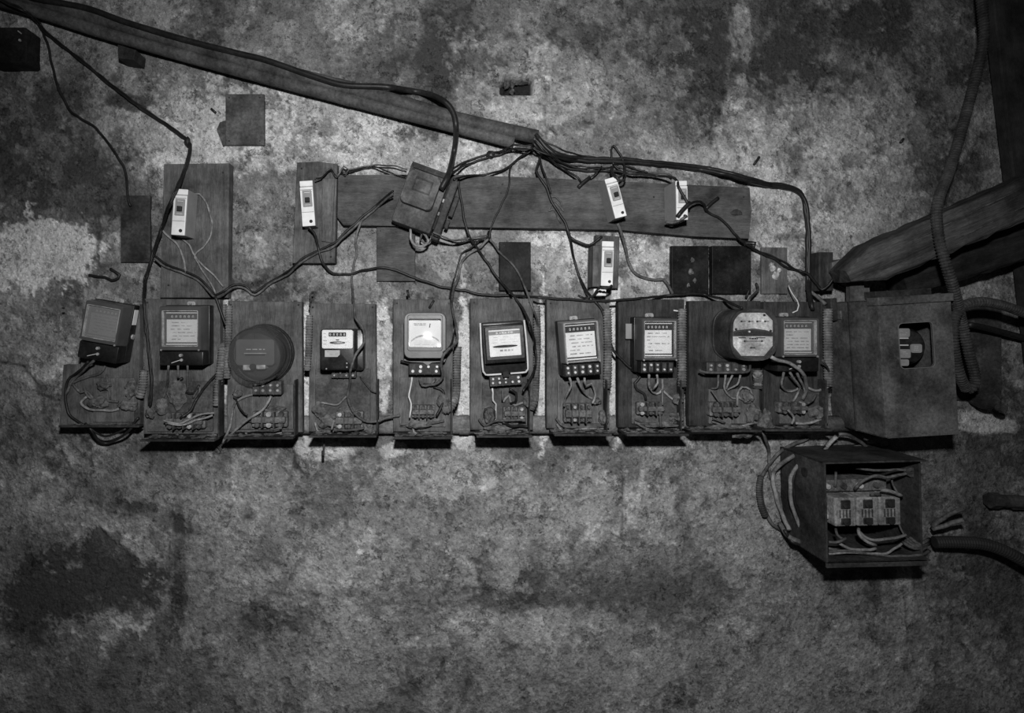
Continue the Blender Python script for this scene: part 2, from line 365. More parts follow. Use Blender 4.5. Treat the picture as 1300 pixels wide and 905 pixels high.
# the broken-out recess in the plaster, its shade also painted into the tone
hole = (X > 634) & (X < 677) & (Y > 97+5*nS) & (Y < 122) & ~((X-634)+(Y-95) < 10)
hgt = np.where(hole, -.05, hgt); tone = np.where(hole, .02, tone)
V = np.stack([(X-VX)*D/F, -hgt, (VY-Y)*D/F], -1).reshape(-1, 3).astype('f4')
ny, nx = X.shape; idx = np.arange(ny*nx).reshape(ny, nx)
Q = np.stack([idx[:-1, :-1], idx[1:, :-1], idx[1:, 1:], idx[:-1, 1:]], -1).reshape(-1, 4).astype('i4')
me = bpy.data.meshes.new('wall_back'); me.vertices.add(len(V)); me.vertices.foreach_set('co', V.ravel())
me.loops.add(Q.size); me.loops.foreach_set('vertex_index', Q.ravel()); me.polygons.add(len(Q))
me.polygons.foreach_set('loop_start', np.arange(0, Q.size, 4, dtype='i4')); me.polygons.foreach_set('loop_total', np.full(len(Q), 4, 'i4'))
me.polygons.foreach_set('use_smooth', np.ones(len(Q), bool)); me.update(calc_edges=True)
at = me.attributes.new('tone', 'FLOAT', 'POINT'); at.data.foreach_set('value', tone.ravel().astype('f4'))
wm = bpy.data.materials.new('peeling limewashed plaster'); wm.use_nodes = True
nt = wm.node_tree; N = nt.nodes; L = nt.links; P = N['Principled BSDF']; P.inputs['Roughness'].default_value = .9; P.inputs['Specular IOR Level'].default_value = .2
a = N.new('ShaderNodeAttribute'); a.attribute_name = 'tone'; tc = N.new('ShaderNodeTexCoord')
n1 = N.new('ShaderNodeTexNoise'); n1.inputs['Scale'].default_value = 170; n1.inputs['Detail'].default_value = 5; n1.inputs['Roughness'].default_value = .7
L.new(tc.outputs['Object'], n1.inputs['Vector'])
mr = N.new('ShaderNodeMapRange'); mr.inputs[1].default_value = .25; mr.inputs[2].default_value = .75; mr.inputs[3].default_value = .66; mr.inputs[4].default_value = 1.34
L.new(n1.outputs['Fac'], mr.inputs[0])
mu = N.new('ShaderNodeMath'); mu.operation = 'MULTIPLY'; L.new(a.outputs['Fac'], mu.inputs[0]); L.new(mr.outputs[0], mu.inputs[1])
hts = []
for sc, det, ro, lo, hi, amt in ((9, 12, .7, .53, .545, 1.12), (30, 10, .68, .60, .615, 1.28), (17, 10, .70, .60, .612, .70), (52, 8, .7, .60, .62, .50), (80, 6, .7, .61, .63, 1.3), (190, 4, .6, .60, .63, .55), (280, 3, .6, .63, .66, 1.6)):
    nn = N.new('ShaderNodeTexNoise'); nn.inputs['Scale'].default_value = sc; nn.inputs['Detail'].default_value = det; nn.inputs['Roughness'].default_value = ro
    mpp = N.new('ShaderNodeMapping'); mpp.inputs['Location'].default_value = (sc*.37, sc*.11, sc*.53); L.new(tc.outputs['Object'], mpp.inputs[0]); L.new(mpp.outputs[0], nn.inputs['Vector'])
    mq = N.new('ShaderNodeMapRange'); mq.inputs[1].default_value = lo; mq.inputs[2].default_value = hi; mq.inputs[3].default_value = 1; mq.inputs[4].default_value = amt
    L.new(nn.outputs['Fac'], mq.inputs[0]); m2_ = N.new('ShaderNodeMath'); m2_.operation = 'MULTIPLY'; L.new(mu.outputs[0], m2_.inputs[0]); L.new(mq.outputs[0], m2_.inputs[1]); mu = m2_
    hts.append(mq)
cb = N.new('ShaderNodeCombineColor')
for i in range(3): L.new(mu.outputs[0], cb.inputs[i])
L.new(cb.outputs[0], P.inputs['Base Color'])
n2 = N.new('ShaderNodeTexNoise'); n2.inputs['Scale'].default_value = 90; n2.inputs['Detail'].default_value = 7; L.new(tc.outputs['Object'], n2.inputs['Vector'])
bp = N.new('ShaderNodeBump'); bp.inputs['Strength'].default_value = 1.0; bp.inputs['Distance'].default_value = .007
ha = N.new('ShaderNodeMath'); ha.operation = 'ADD'; L.new(hts[0].outputs[0], ha.inputs[0]); L.new(hts[2].outputs[0], ha.inputs[1])
hb = N.new('ShaderNodeMath'); hb.operation = 'MULTIPLY_ADD'; hb.inputs[1].default_value = .8; L.new(ha.outputs[0], hb.inputs[0]); L.new(n2.outputs['Fac'], hb.inputs[2])
L.new(hb.outputs[0], bp.inputs['Height']); L.new(bp.outputs[0], P.inputs['Normal'])
me.materials.append(wm)
wall = bpy.data.objects.new('wall_back', me); COL.objects.link(wall); wall['kind'] = 'structure'; wall['label'] = 'peeling stained plaster wall with flaking limewash'; 
# stones showing in the broken recess
for i, (px, py, ru, rv) in enumerate([(643,109,.008,.010),(652,104,.010,.013),(650,117,.008,.006),(663,104,.013,.007),(672,101,.010,.006)]):
    b = B(); p = Wp(px, py, -.03); b.blob(0, 0, 0, ru, rv, .014, 2, .5, i); o = b.done('stone', rubble, wall, True); o.location = p
# floor far below the picture
b = B(); b.box(-4.6, -1.62, -.2, 4.8, -1.5, 5.0); fl = b.done('floor', mat('concrete floor', .14, .9, var=.3, scale=4)); fl['kind'] = 'structure'; fl['label'] = 'grey concrete floor under the meter wall'

# ================================================================ boards on the wall
def rel(px, py, d, o): p = Wp(px, py, d); return (p.x-o.x, p.z-o.z)
def plate_thing(name, label, cat, pts, d1, m, d0=-.003, bev=.002, group=None, regd=True):
    """flat board from its outline (pixels, seen at its front face)"""
    cx = sum(p[0] for p in pts)/len(pts); cy = sum(p[1] for p in pts)/len(pts); o = Wp(cx, cy, 0)
    t = thing(name, label, cat, o, group=group)
    b = B(); b.prism([rel(p[0], p[1], d1, o) for p in pts][::-1], d0, d1, bev=bev); b.done('board', m, t)
    if regd: reg(min(p[0] for p in pts), min(p[1] for p in pts), max(p[0] for p in pts), max(p[1] for p in pts), d1)
    return t, o
def rect(x0, y0, x1, y1): return [(x0, y0), (x1, y0), (x1, y1), (x0, y1)]
def nails(t, o, pts, d, r=.0028):
    for x, y in pts:
        b = B(); u, v = rel(x, y, d, o); b.cyl(u, v, d-.003, d+.002, r, 10, r*.8); b.done('nail_head', iron, t)

t, o = plate_thing('backing_board', 'tall dark wooden board behind the breaker beside the hanging wire bundle', 'board', [(208,208),(291,207),(289,378),(203,378)], .03, wood)
nails(t, o, [(283,219),(214,362),(236,340)], .03)
t, o = plate_thing('backing_board', 'narrow wooden board with one white breaker and a worn groove', 'board', [(377,206),(404,205),(428,208),(425,334),(371,334)], .03, wood)
b = B(); o_ = o
b.prism([rel(x, y, .036, o) for x, y in [(409,226),(425,226),(421,308),(408,306)]][::-1], .029, .036, .002); b.done('cover_strip', woodmid, t); nails(t, o, [(383,214),(420,326)], .03)
t, o = plate_thing('mounting_plank', 'long dark plank running across the wall under the breakers', 'plank', [(429,222),(560,221),(690,226),(800,231),(952,238),(954,268),(951,303),(880,300),(790,292),(700,290),(520,287),(436,286),(428,276)], .032, woodh)
nails(t, o, [(638,234),(636,245),(830,250),(845,262),(944,250),(440,232)], .032)
b = B(); u, v = rel(935, 270, .032, o); b.blob(u, v, .030, .016, .009, .006, 2, .2, 3); b.done('wood_knot', woodblk, t)
pblack = mat('black scuffed plate', .014, .55, var=.6, scale=22, bump=.3, spots=.05)
def small_plate(label, pts, d, m, group=None, marks=(), name='wall_plate', d0=-.003):
    t, o = plate_thing(name, label, 'plate', pts, d, m, d0=d0, group=group); nails(t, o, marks, d, .002); return t, o
t, o = small_plate('square grey metal plate fixed below the two sloping pipes', rect(286,119,335,184), .014, steel, marks=[(291,124),(330,124),(291,179),(330,179)])
b = B(); b.prism([rel(x, y, .008, o) for x, y in [(288,152),(279,155),(275,164),(279,175),(283,186),(288,183)]][::-1], -.003, .008, .001); b.done('mortar_lump', rubble, t)
small_plate('small dark plate beside a pale square of plaster', rect(153,248,190,333), .012, steeld, marks=[(158,253),(185,328)])
small_plate('plain dark wooden plate under the tilted iron fuse box', rect(478,288,527,357), .014, woodh, marks=[(483,293),(522,293)])
t, o = small_plate('black scuffed plate between two hanging wires', rect(634,307,674,369), .016, pblack, marks=[(640,312),(668,364)])
t, o = small_plate('dark plate with rough blotches, paired beside a smoother plate', rect(853,312,900,373), .018, pblack, marks=[(858,317),(896,369)])
for i, (x, y, r_) in enumerate([(879,330,.006),(877,345,.008),(882,356,.006),(874,362,.005)]):
    u, v = rel(x, y, .018, o); b = B(); b.blob(u, v, .018, r_*.8, r_, .003, 2, .4, i); b.done('dust_clump', dustm, t)
small_plate('smooth dark plate, paired beside a blotched plate', rect(904,312,954,373), .018, pblack, marks=[(909,317),(949,317),(949,368)])
t, o = small_plate('pale grey plate with a blob of white plaster', rect(967,314,1000,373), .010, woodmid)
for i, (x, y, r_) in enumerate([(981,341,.009),(985,350,.010),(979,336,.006),(989,343,.006)]):
    u, v = rel(x, y, .010, o); b = B(); b.blob(u, v, .010, r_, r_*1.1, .005, 2, .35, i+9); b.done('plaster_blob', mat('white plaster', .38, .9, var=.3, scale=60), t)
# black box cut off by the picture edge, wooden blocks, clamps
p = Wp(8, 57, .05); t = thing('junction_box', 'small black junction box with one screw beside the crossing wires', 'box', Wp(8, 57, 0))
s5 = S(.05); b = B(); b.prism(rrect(52*s5, 46*s5, .008, 4, p.x-Wp(8, 57, 0).x, p.z-Wp(8, 57, 0).z), -.004, .05, .004); b.done('case', mat('black box plastic', .014, .5, var=.4, scale=30), t, True)
o = Wp(8, 57, 0)
for x, y, l in ((25, 41, 1), (25, 51, 0)):
    u, v = rel(x, y, .052, o); b = B()
    if l: b.rod((u-.004, v+.003, .052), (u+.004, v-.003, .052), .0016)
    else: b.cyl(u, v, .048, .053, .003, 10)
    b.done('screw' if not l else 'scratch_pin', zinc, t)
reg(-20, 33, 38, 80, .052)
t, o = plate_thing('wooden_block', 'dark upright wooden block left of the slanting timber', 'block', rect(1040,320,1058,369), .05, woodblk)
t, o = plate_thing('wooden_block', 'short wooden block wedged against the timber end', 'block', [(1057,333),(1072,328),(1072,352),(1057,358)], .07, woodmid)
t, o = plate_thing('backing_board', 'sooty board behind the looped flexible conduits', 'board', rect(1214,388,1272,508), .012, mat('sooty board', .05, .85, var=.5, scale=10, bump=.4))
# pipe saddle under the sloping pipes
t, o = plate_thing('pipe_saddle', 'small dark clamp under the sloping pipes', 'clamp', [(149,56),(172,63),(170,76),(150,74)], .05, iron)

# ================================================================ sloping pipes
for label, pts, r_ in (('upper sloping pipe that carries the thick black cable', [(-60,-32),(51,1),(150,31),(330,83),(480,122),(577,150),(682,174)], 9.0),
                       ('lower sloping pipe, the shorter of the two', [(-60,-16),(51,16),(150,47),(330,97),(480,136),(577,161),(652,181)], 8.0)):
    dd = .045 if 'upper' in label else .040
    t = thing('conduit_pipe', label, 'pipe', Wp(330, 90, 0), group=None)
    r = r_*.00188
    for part, pp, rr in (('tube', pts, r), ('coupling', [(428, 109 if 'upper' in label else 122), (446, 113.5 if 'upper' in label else 127)], r*1.1)):
        sp = spline([(a_, b_, dd) for a_, b_ in pp], 12); bm = bmesh.new(); tube_bm(bm, [Wp(q[0], q[1], q[2])-Wp(330, 90, 0) for q in sp], rr, 18)
        m_ = bpy.data.meshes.new(part); bm.to_mesh(m_); bm.free(); m_.materials.append(pvc)
        for q in m_.polygons: q.use_smooth = True
        m_.set_sharp_from_angle(angle=.7)
        ob = bpy.data.objects.new(part, m_); COL.objects.link(ob); ob.parent = t
for i in range(0, 720, 12): reg(i-6, -12+i*.262-16 if i < 330 else 90+(i-330)*.24-16, i+6, (-12+i*.262 if i < 330 else 90+(i-330)*.24)+16, .058)

# long pipe behind the meter boards
t = thing('conduit_pipe', 'long level pipe passing behind the row of meter boards', 'pipe', Wp(300, 540, 0)); o = Wp(300, 540, 0)
pts = [Wp(x, 539, .024) for x in (262, 300, 600, 900, 1075)]
bm = bmesh.new(); tube_bm(bm, [q-o for q in pts], .0225, 18); m_ = bpy.data.meshes.new('tube'); bm.to_mesh(m_); bm.free(); m_.materials.append(pipegrey)
for q in m_.polygons: q.use_smooth = True
ob = bpy.data.objects.new('tube', m_); COL.objects.link(ob); ob.parent = t
for x in (375, 589, 785):
    bm = bmesh.new(); tube_bm(bm, [Wp(x-6, 539, .024)-o, Wp(x+6, 539, .024)-o], .0245, 18); m_ = bpy.data.meshes.new('coupling'); bm.to_mesh(m_); bm.free(); m_.materials.append(pipegrey)
    ob = bpy.data.objects.new('coupling', m_); COL.objects.link(ob); ob.parent = t

# ================================================================ meter boards (panel, battens, lower plate, ledge, terminal block)
PD = .066                                                # front of the panels
def meter_board(label, poly, ledge, lp, tb, ntb=4, clumps=(), m=wood, rim=True, seed=0, holes=()):
    cx = sum(p[0] for p in poly)/len(poly); o = Wp(cx, 470, 0)
    t = thing('meter_board', label, 'board', o)
    b = B(); b.prism([rel(x, y, PD, o) for x, y in poly][::-1], .046, PD, .0025); b.done('panel', m, t)
    x0 = min(p[0] for p in poly)+8; x1 = max(p[0] for p in poly)-8; y0 = min(p[1] for p in poly)
    for y in (y0+10, 498):
        a = rel(max(x0, 108), y+4, .04, o); c = rel(x1, y-4, .04, o)
        b = B(); b.box(a[0], a[1], -.004, c[0], c[1], .046); b.done('batten', woodblk, t)
    reg(min(p[0] for p in poly), y0, max(p[0] for p in poly), 552, PD)
    if lp:
        a = rel(lp[0], lp[3], PD+.006, o); c = rel(lp[2], lp[1], PD+.006, o)
        b = B(); b.box(a[0], a[1], PD-.001, c[0], c[1], PD+.006, .0015); b.done('lower_plate', woodmid if seed % 2 else steel, t)
        reg(*lp, PD+.006)
    if ledge:
        lx0, lx1, ly0, ly1, ld_ = ledge
        a = rel(lx0, ly1, ld_, o); c = rel(lx1, ly0, ld_, o)
        a = (a[0], c[1]-.005); b = B(); b.box(a[0], a[1], PD-.004, c[0], c[1], ld_, .0012); b.done('ledge', steeld, t)
        # matted dust lying on the ledge
        b = B(); rnd = random.Random(seed)
        for k in range(40):
            q_ = rnd.random(); b.blob(a[0]+(c[0]-a[0])*(.02+.96*rnd.random()), c[1]+.0002, PD+.004+q_*(ld_-PD-.014), .004+.007*rnd.random(), .0012+.003*rnd.random()*(1-q_), .003+.006*rnd.random(), 1, .5, seed*50+k)
        q = b.done('dust', dustm, t); q['kind'] = 'stuff'
        if rim:
            b = B(); zt = rel(lx1, 482, PD+.02, o)[1]; b.box(c[0]-.003, a[1], PD-.004, c[0], zt, PD+.03, .001); b.done('side_rim', steeld, t)
    if tb:
        a = rel(tb[0], tb[3], PD+.04, o); c = rel(tb[2], tb[1], PD+.04, o); hgt_ = c[1]-a[1]; wd = c[0]-a[0]
        b = B(); b.box(a[0], a[1], PD, c[0], c[1], PD+.022, .003); b.box(a[0]+wd*.03, a[1]+hgt_*.3, PD+.01, c[0]-wd*.03, c[1]-hgt_*.3, PD+.034, .003)
        blk_ = b.done('terminal_block', dustm, t)
        for k in range(ntb):
            u = a[0]+wd*(k+.5)/ntb
            for vv in (a[1]+hgt_*.16, c[1]-hgt_*.16):
                b = B(); b.cyl(u, vv, PD+.015, PD+.029, wd/ntb*.27, 10, wd/ntb*.22); b.done('terminal_screw', zinc if (k+seed) % 4 == 0 else rust, blk_)
        for k in range(ntb-1):
            u = a[0]+wd*(k+1)/ntb; b = B(); b.box(u-.0015, a[1], PD+.02, u+.0015, c[1], PD+.037, .0006); b.done('barrier', rust, blk_)
        reg(tb[0], tb[1], tb[2], tb[3], PD+.034)
    for i, (x, y, ru, rv) in enumerate(clumps):
        u, v = rel(x, y, PD+.02, o); b = B(); b.blob(u, v, PD+.012, ru*.0018, rv*.0018, .012, 3, .45, seed*9+i); b.done('dust_clump', dustm, t, True)
    for x, y in holes:
        u, v = rel(x, y, PD+.007, o); b = B(); b.cyl(u, v, PD+.004, PD+.0075, .006, 12); b.done('plug_hole', blk, t)
    nails(t, o, [(x0-3, y0+5), (x1+3, y0+5)], PD)
    return t
def P4(x0, y0, x1, y1, j=0): return [(x0, y0), (x1, y0+j), (x1+j, y1), (x0-j, y1)]
boards = {}
boards[1] = meter_board('low meter board with a mass of loose wires under the tilted grimy meter', [(104,392),(177,386),(177,540),(75,540),(80,463),(104,463)], (74,176,540,548,.085), (118,480,170,536), None, rim=False, seed=1, clumps=[(165,495,9,12),(160,515,11,8),(122,512,13,8),(130,490,10,6)])
boards[2] = meter_board('widest dusty meter board with the clear covered meter and bulb-shaped fuse', P4(183,379,279,551,1), (177,272,558,570,.125), (187,484,270,548), (206,526,256,546), 4, seed=2, clumps=[(224,500,11,19),(203,515,8,10),(250,535,10,9),(190,525,6,6)])
boards[3] = meter_board('meter board carrying the round glass meter', P4(289,382,383,549,1), (284,372,555,565,.115), (298,488,372,545), (316,524,362,544), 3, seed=3, clumps=[(300,500,6,5),(350,520,12,6),(330,535,14,5)])
boards[4] = meter_board('grey meter board with the small black meter and fanned loose wires', P4(393,385,477,548,1), (392,478,553,561,.12), (400,468,470,545), (424,524,460,546), 3, seed=4, clumps=[(405,520,8,10),(415,535,12,9),(440,525,16,9),(465,545,8,8)])
boards[5] = meter_board('meter board with the grey rounded meter and one white lead', P4(499,380,575,548), (500,574,555,563,.125), (507,479,566,542), (522,516,552,532), 3, seed=5, clumps=[(563,512,7,11),(528,540,14,5)])
boards[6] = meter_board('meter board with the black bakelite meter in a bright wire rim', P4(597,379,677,546), (605,676,553,560,.13), (612,486,668,540), (640,518,668,534), 3, seed=6, clumps=[(648,535,14,7),(621,528,7,9),(671,508,7,10),(630,545,16,4)])
boards[7] = meter_board('meter board with the tilted pale covered meter and smooth looped leads', P4(694,380,774,544), (704,777,551,559,.13), (708,482,766,538), (718,514,754,538), 4, seed=7, clumps=[(758,510,6,5),(768,530,6,9),(735,516,14,3)])
boards[8] = meter_board('meter board with the shiny covered meter and dusty porcelain fuse', P4(785,380,869,543), (796,875,551,559,.135), (802,480,868,538), (812,512,846,528), 3, m=woodblk, seed=8, clumps=[(825,520,16,8),(862,507,6,7),(860,530,8,6),(835,540,20,4)])
boards[9] = meter_board('sooty meter board with the rounded two-plate meter and coiled lead', P4(875,382,966,541), (878,968,546,552,.115), (900,494,964,538), (906,512,944,530), 3, m=woodblk, seed=9, rim=False, clumps=[(915,520,13,8),(952,505,7,8),(958,525,9,12),(925,545,24,6),(945,549,12,8)])
boards[10] = meter_board('last meter board of the row, touching the big steel box', P4(970,383,1050,540), (972,1057,545,551,.115), (990,494,1052,538), (995,512,1030,526), 3, m=woodblk, seed=10, rim=True, clumps=[(1005,518,14,8),(975,535,8,14),(1040,525,10,9),(1020,545,18,4)], holes=[(1043,509)])

# ================================================================ meters
def printed(b, u0, u1, v0, v1, w, rows, seed, gap=.35, hgt_=.45):
    rnd = random.Random(seed)
    for r in range(rows):
        v = v1-(v1-v0)*(r+.5)/rows; h = (v1-v0)/rows*hgt_; u = u0+(u1-u0)*rnd.random()*.12
        while u < u1-.002:
            l = (u1-u0)*(.10+.22*rnd.random()); b.box(u, v-h/2, w, min(u+l, u1), v+h/2, w+.0003); u += l+(u1-u0)*(.04+gap*.2*rnd.random())
            if rnd.random() < .12: break
def register(t, u0, v0, u1, v1, w, n, parent=None, back=inkk, fig=white, frame=None):
    b = B(); b.box(u0, v0, w, u1, v1, w+.0012, .0003); r = b.done('register', back, parent or t)
    b = B(); cw = (u1-u0)/n; h = v1-v0
    for k in range(n):
        u = u0+cw*k
        b.box(u+cw*.30, v0+h*.22, w+.0011, u+cw*.42, v1-h*.22, w+.0018); b.box(u+cw*.6, v0+h*.22, w+.0011, u+cw*.7, v1-h*.22, w+.0018)
        b.box(u+cw*.3, v1-h*.32, w+.0011, u+cw*.7, v1-h*.2, w+.0018)
        if k % 2 == 0: b.box(u+cw*.3, v0+h*.2, w+.0011, u+cw*.7, v0+h*.32, w+.0018)
    o = b.done('digit_wheels', fig, r if parent is None else parent)
def frame_part(name, t, ow, oh, iw, ih, w0, w1, m, r=.004, ri=.002, k=.94, icy=0, lip=None):
    b = B(); O0 = rrect(ow, oh, r); O1 = rrect(ow*k, oh*k, r); I = rrect(iw, ih, ri, 4, 0, icy); n = len(O0)
    A = [b.v(*p, w0) for p in O0]; Bq = [b.v(*p, w1-.003) for p in O1]; B2 = [b.v(p[0]*.97, p[1]*.97, w1) for p in O1]
    Cq = [b.v(*p, w1) for p in I]; Dq = [b.v(*p, w0) for p in I]
    for Xa, Ya in ((A, Bq), (Bq, B2), (B2, Cq), (Cq, Dq), (Dq, A)):
        for i in range(n): b.bm.faces.new((Xa[i], Xa[(i+1) % n], Ya[(i+1) % n], Ya[i]))
    return b.done(name, m, t, True)
def convex_pane(name, t, iw, ih, w, bulge, m, icy=0, parent=None):
    b = B(); n = 10; g = []
    for j in range(n+1):
        g.append([b.v((i/n-.5)*iw, icy+(j/n-.5)*ih, w+bulge*(1-(2*i/n-1)**2)*(1-(2*j/n-1)**2)) for i in range(n+1)])
    for j in range(n):
        for i in range(n): b.bm.faces.new((g[j][i], g[j][i+1], g[j+1][i+1], g[j+1][i]))
    r = bmesh.ops.extrude_face_region(b.bm, geom=list(b.bm.faces))
    for v_ in r['geom']:
        if isinstance(v_, bmesh.types.BMVert): v_.co.y += .0012
    return b.done(name, m, parent or t, True)
def term_screws(t, x0, x1, v0, v1, w, n, s, m=blk, bright=chrome, seed=0, name='terminal_strip', thick=.03):
    b = B(); b.box(x0, v0, .0065, x1, v1, w, .0015); ts = b.done(name, m, t); rnd = random.Random(seed)
    cw = (x1-x0)/n; h = v1-v0
    for k in range(n):
        u = x0+cw*(k+.5)
        b = B(); b.box(u-cw*.3, v0+h*.12, w-.004, u+cw*.3, v1-h*.12, w+.0006, .0004); b.done('terminal_clamp', rust, ts)
        for vv in (v0+h*.32, v1-h*.3):
            if rnd.random() < .88:
                b = B(); q = cw*.2*(.8+.4*rnd.random()); b.cyl(u+cw*.1*(rnd.random()-.5), vv, w, w+.003, q, 10, q*.8); b.done('terminal_screw', bright, ts)
    for k in range(1, n):
        u = x0+cw*k; b = B(); b.box(u-.0008, v0, w-.002, u+.0008, v1, w+.003); b.done('barrier', m, ts)
    return ts
glintm = mat('window edge glint', .3, .3, var=.3, scale=40, bump=.05)  # pale colour standing in for the highlight on window edges
def meter_a(label, cx, cy, w, h, th, ccw=0, df=.132, face=plate, pane='clear pane', term='cover', cover=clearcase, iw=.78, ih=.74, n=6, tw=1.0, seed=0, lead=None, sticker=None, label_seed=0):
    s = S(df); loc = Wp(cx, cy, df); loc.y = -PD; T = df-PD
    t = thing('electricity_meter', label, 'meter', loc, ccw)
    W_, H_ = w*s, h*s
    b = B(); b.box(-W_/2-.001, -H_/2-th*s, .0, W_/2+.001, H_/2+.001, T*.42, .003); base = b.done('base', blk, t, True)
    iW, iH = W_*iw, H_*ih
    frame_part('cover', t, W_, H_, iW, iH, T*.3, T, cover)
    wp = T*.80
    b = B(); b.ring(rrect(iW*1.03, iH*1.03, .002), rrect(iW*.99, iH*.99, .002), T*.9, T+.0008); b.done('window_edge', glintm, t)  # thin light ring painted in as the edge highlight
    b = B(); b.box(-iW/2-.001, -iH/2-.001, wp-.004, iW/2+.001, iH/2+.001, wp-.001); b.done('inner_backing', inkk, t)
    b = B(); b.box(-iW*.46, -iH*.40, wp-.002, iW*.46, iH*.26, wp, .0004); dp = b.done('dial_plate', face, t)
    b = B(); printed(b, -iW*.36, iW*.38, -iH*.36, iH*.22, wp, 6, seed+3, .35, .30); b.done('printed_text', ink if face is not plateg else plated, dp)
    register(t, -iW*.36, iH*.29, iW*.36, iH*.40, wp-.0015, n)
    for v in (iH*.455, -iH*.455):
        b = B(); b.box(-iW*.47, v-iH*.022, wp-.002, iW*.47, v+iH*.022, wp+.0015, .0005); b.done('reflection_bar', face if face is plateg else white, t)  # bars coloured to stand in for reflections above and below the plate
    convex_pane('pane', t, iW*1.01, iH*1.01, T*.93, .0012, MATS[pane])
    b = B(); b.prism(rrect(.02, .012, .004, 3, 0, H_/2+.004), .002, .008, .001); b.cyl(0, H_/2+.005, .007, .012, .0032, 10); b.done('hanging_tab', zinc, t)
    if term == 'cover':
        b = B(); b.box(-W_*.49*tw, -H_/2-th*s, T*.2, W_*.49*tw, -H_/2+.0015, T*.9, .003); tcv = b.done('terminal_cover', blk, t, True)
        b = B(); b.cyl(0, -H_/2-th*s*.25, T*.88, T*.98, .0042, 12, .0035); b.cyl(.001, -H_/2-th*s*.60, T*.88, T*.94, .0035, 8); b.done('lead_seal', zinc, tcv)
        b = B(); b.rod((-.022, -H_/2-th*s*.82, T*.92), (-.002, -H_/2-th*s*.6, T*.92), .0009, 6); b.done('seal_wire', chrome, tcv)
    else:
        term_screws(t, -W_*.48*tw, W_*.48*tw, -H_/2-th*s, -H_/2+.0005, T*.8, 5, s, seed=seed)
    for sx in (-1, 1): b = B(); b.cyl(sx*W_*.42, -H_*.455, T-.002, T+.0015, .0022, 10); b.done('cover_screw', zinc, t)
    reg(cx-w/2, cy-h/2, cx+w/2, cy+h/2+th, df)
    return t
M = {}
M[1] = meter_a('grimy tilted meter with a dim grey plate and a sticker on its flank', 128.5, 410, 52, 55, 21, -10, face=plateg, pane='grimy pane', cover=clearcase, iw=.80, seed=1)
# sticker and round stud on the flank of the tilted meter
s = S(.132); T = .132-PD
b = B(); b.box(26.4*s, 2*s, T*.10, 26.4*s+.0012, 22*s, T*.36); b.done('side_sticker', plate, M[1])
b = B(); b.rod((26.3*s, -14*s, T*.2), (26.3*s+.004, -14*s, T*.2), .006, 14); b.done('side_stud', zinc, M[1])
M[2] = meter_a('clear covered meter with a bright plate and black sealed base on the widest board', 228.5, 417, 57, 60, 17, 0, face=plate, pane='dim pane', seed=2)
M[7] = meter_a('pale covered meter hung slightly askew with a row of bright terminal screws', 739, 434, 49, 56, 16, 4.5, df=.14, face=plate, pane='clear pane', term='screws', cover=clearl, iw=.84, ih=.86, seed=7)
M[8] = meter_a('shiny covered meter with a paper tag on its flank and open screw terminals', 838, 431, 49, 57, 15, 0, df=.14, face=plate, pane='clear pane', term='screws', cover=clearcase, iw=.80, ih=.80, seed=8, tw=.9)
b = B(); s = S(.14); b.box(-26.5*s-.012, 0*s, .012, -25.4*s, 20*s, .016); b.done('paper_tag', plateg, M[8])
M[10] = meter_a('clear covered meter squeezed between the rounded meter and the big steel box', 1016, 428.5, 52, 53, 17, 0, df=.135, face=plate, pane='dim pane', iw=.78, ih=.80, seed=10, tw=1.04)

# m4: small black bakelite meter with white upper plate
def start(label, cx, cy, df, ccw=0):
    loc = Wp(cx, cy, df); loc.y = -PD; return thing('electricity_meter', label, 'meter', loc, ccw), S(df), df-PD
t, s, T = start('small black meter with a white half plate and a clipped-corner label', 428.5, 444, .128); M[4] = t
b = B(); b.prism(rrect(54*s, 54*s, .007, 4, 4*s, -1*s), 0, T*.45, .003); b.done('base', bak, t, True)
b = B(); b.prism(rrect(46*s, 53*s, .006), T*.3, T, .004, 3, .97); b.done('case', bak, t, True)
b = B(); b.prism(rrect(39*s, 23.5*s, .004, 4, 0, 13.5*s), T-.002, T+.0012); dp = b.done('dial_plate', plate, t)
b = B(); printed(b, -18*s, -13*s, 5*s, 23*s, T+.0011, 4, 41, .2, .2); printed(b, 9*s, 17*s, 4*s, 16*s, T+.0011, 3, 44, .2, .15); b.done('printed_text', ink, dp)
register(t, -11*s, 17*s, 11*s, 22*s, T+.0012, 5)
b = B(); b.prism([(10*s*math.cos(a_*math.pi/12), 9*s+1.7*s*math.sin(a_*math.pi/12)) for a_ in range(24)], T+.0011, T+.0018); dk = b.done('rotor_slot', inkk, t)
b = B(); b.prism([(7*s*math.cos(a_*math.pi/12)+1*s, 9*s+.7*s*math.sin(a_*math.pi/12)) for a_ in range(24)], T+.0016, T+.0022); b.done('rotor_disc', zinc, dk)
b = B(); b.box(-2*s, 12*s, T+.001, 2*s, 13.2*s, T+.0017); b.done('arrow_mark', inkk, t)
b = B(); b.prism([(-16*s, -9*s), (0, -9*s), (3*s, -6*s), (3*s, -.5*s), (-16*s, -.5*s)], T-.001, T+.001); q = b.done('rating_label', mat('pale label', .4, .6, var=.1, scale=40), t)
b = B(); printed(b, -14*s, 1*s, -7*s, -1.5*s, T+.0009, 3, 9); b.done('printed_text', ink, q)
convex_pane('pane', t, 40*s, 24*s, T+.003, .001, MATS['clear pane'], 13.5*s)
term_screws(t, -12*s, 20*s, -38*s, -27*s, .022, 4, s, m=rust, bright=zinc, seed=4)
for u, v in ((-14, -24), (12, -22), (12, -17)):
    b = B(); b.cyl(u*s, v*s, T-.004, T+.002, .0018, 8); b.done('cover_screw', zinc, t)
reg(405, 417, 461, 472, .128)

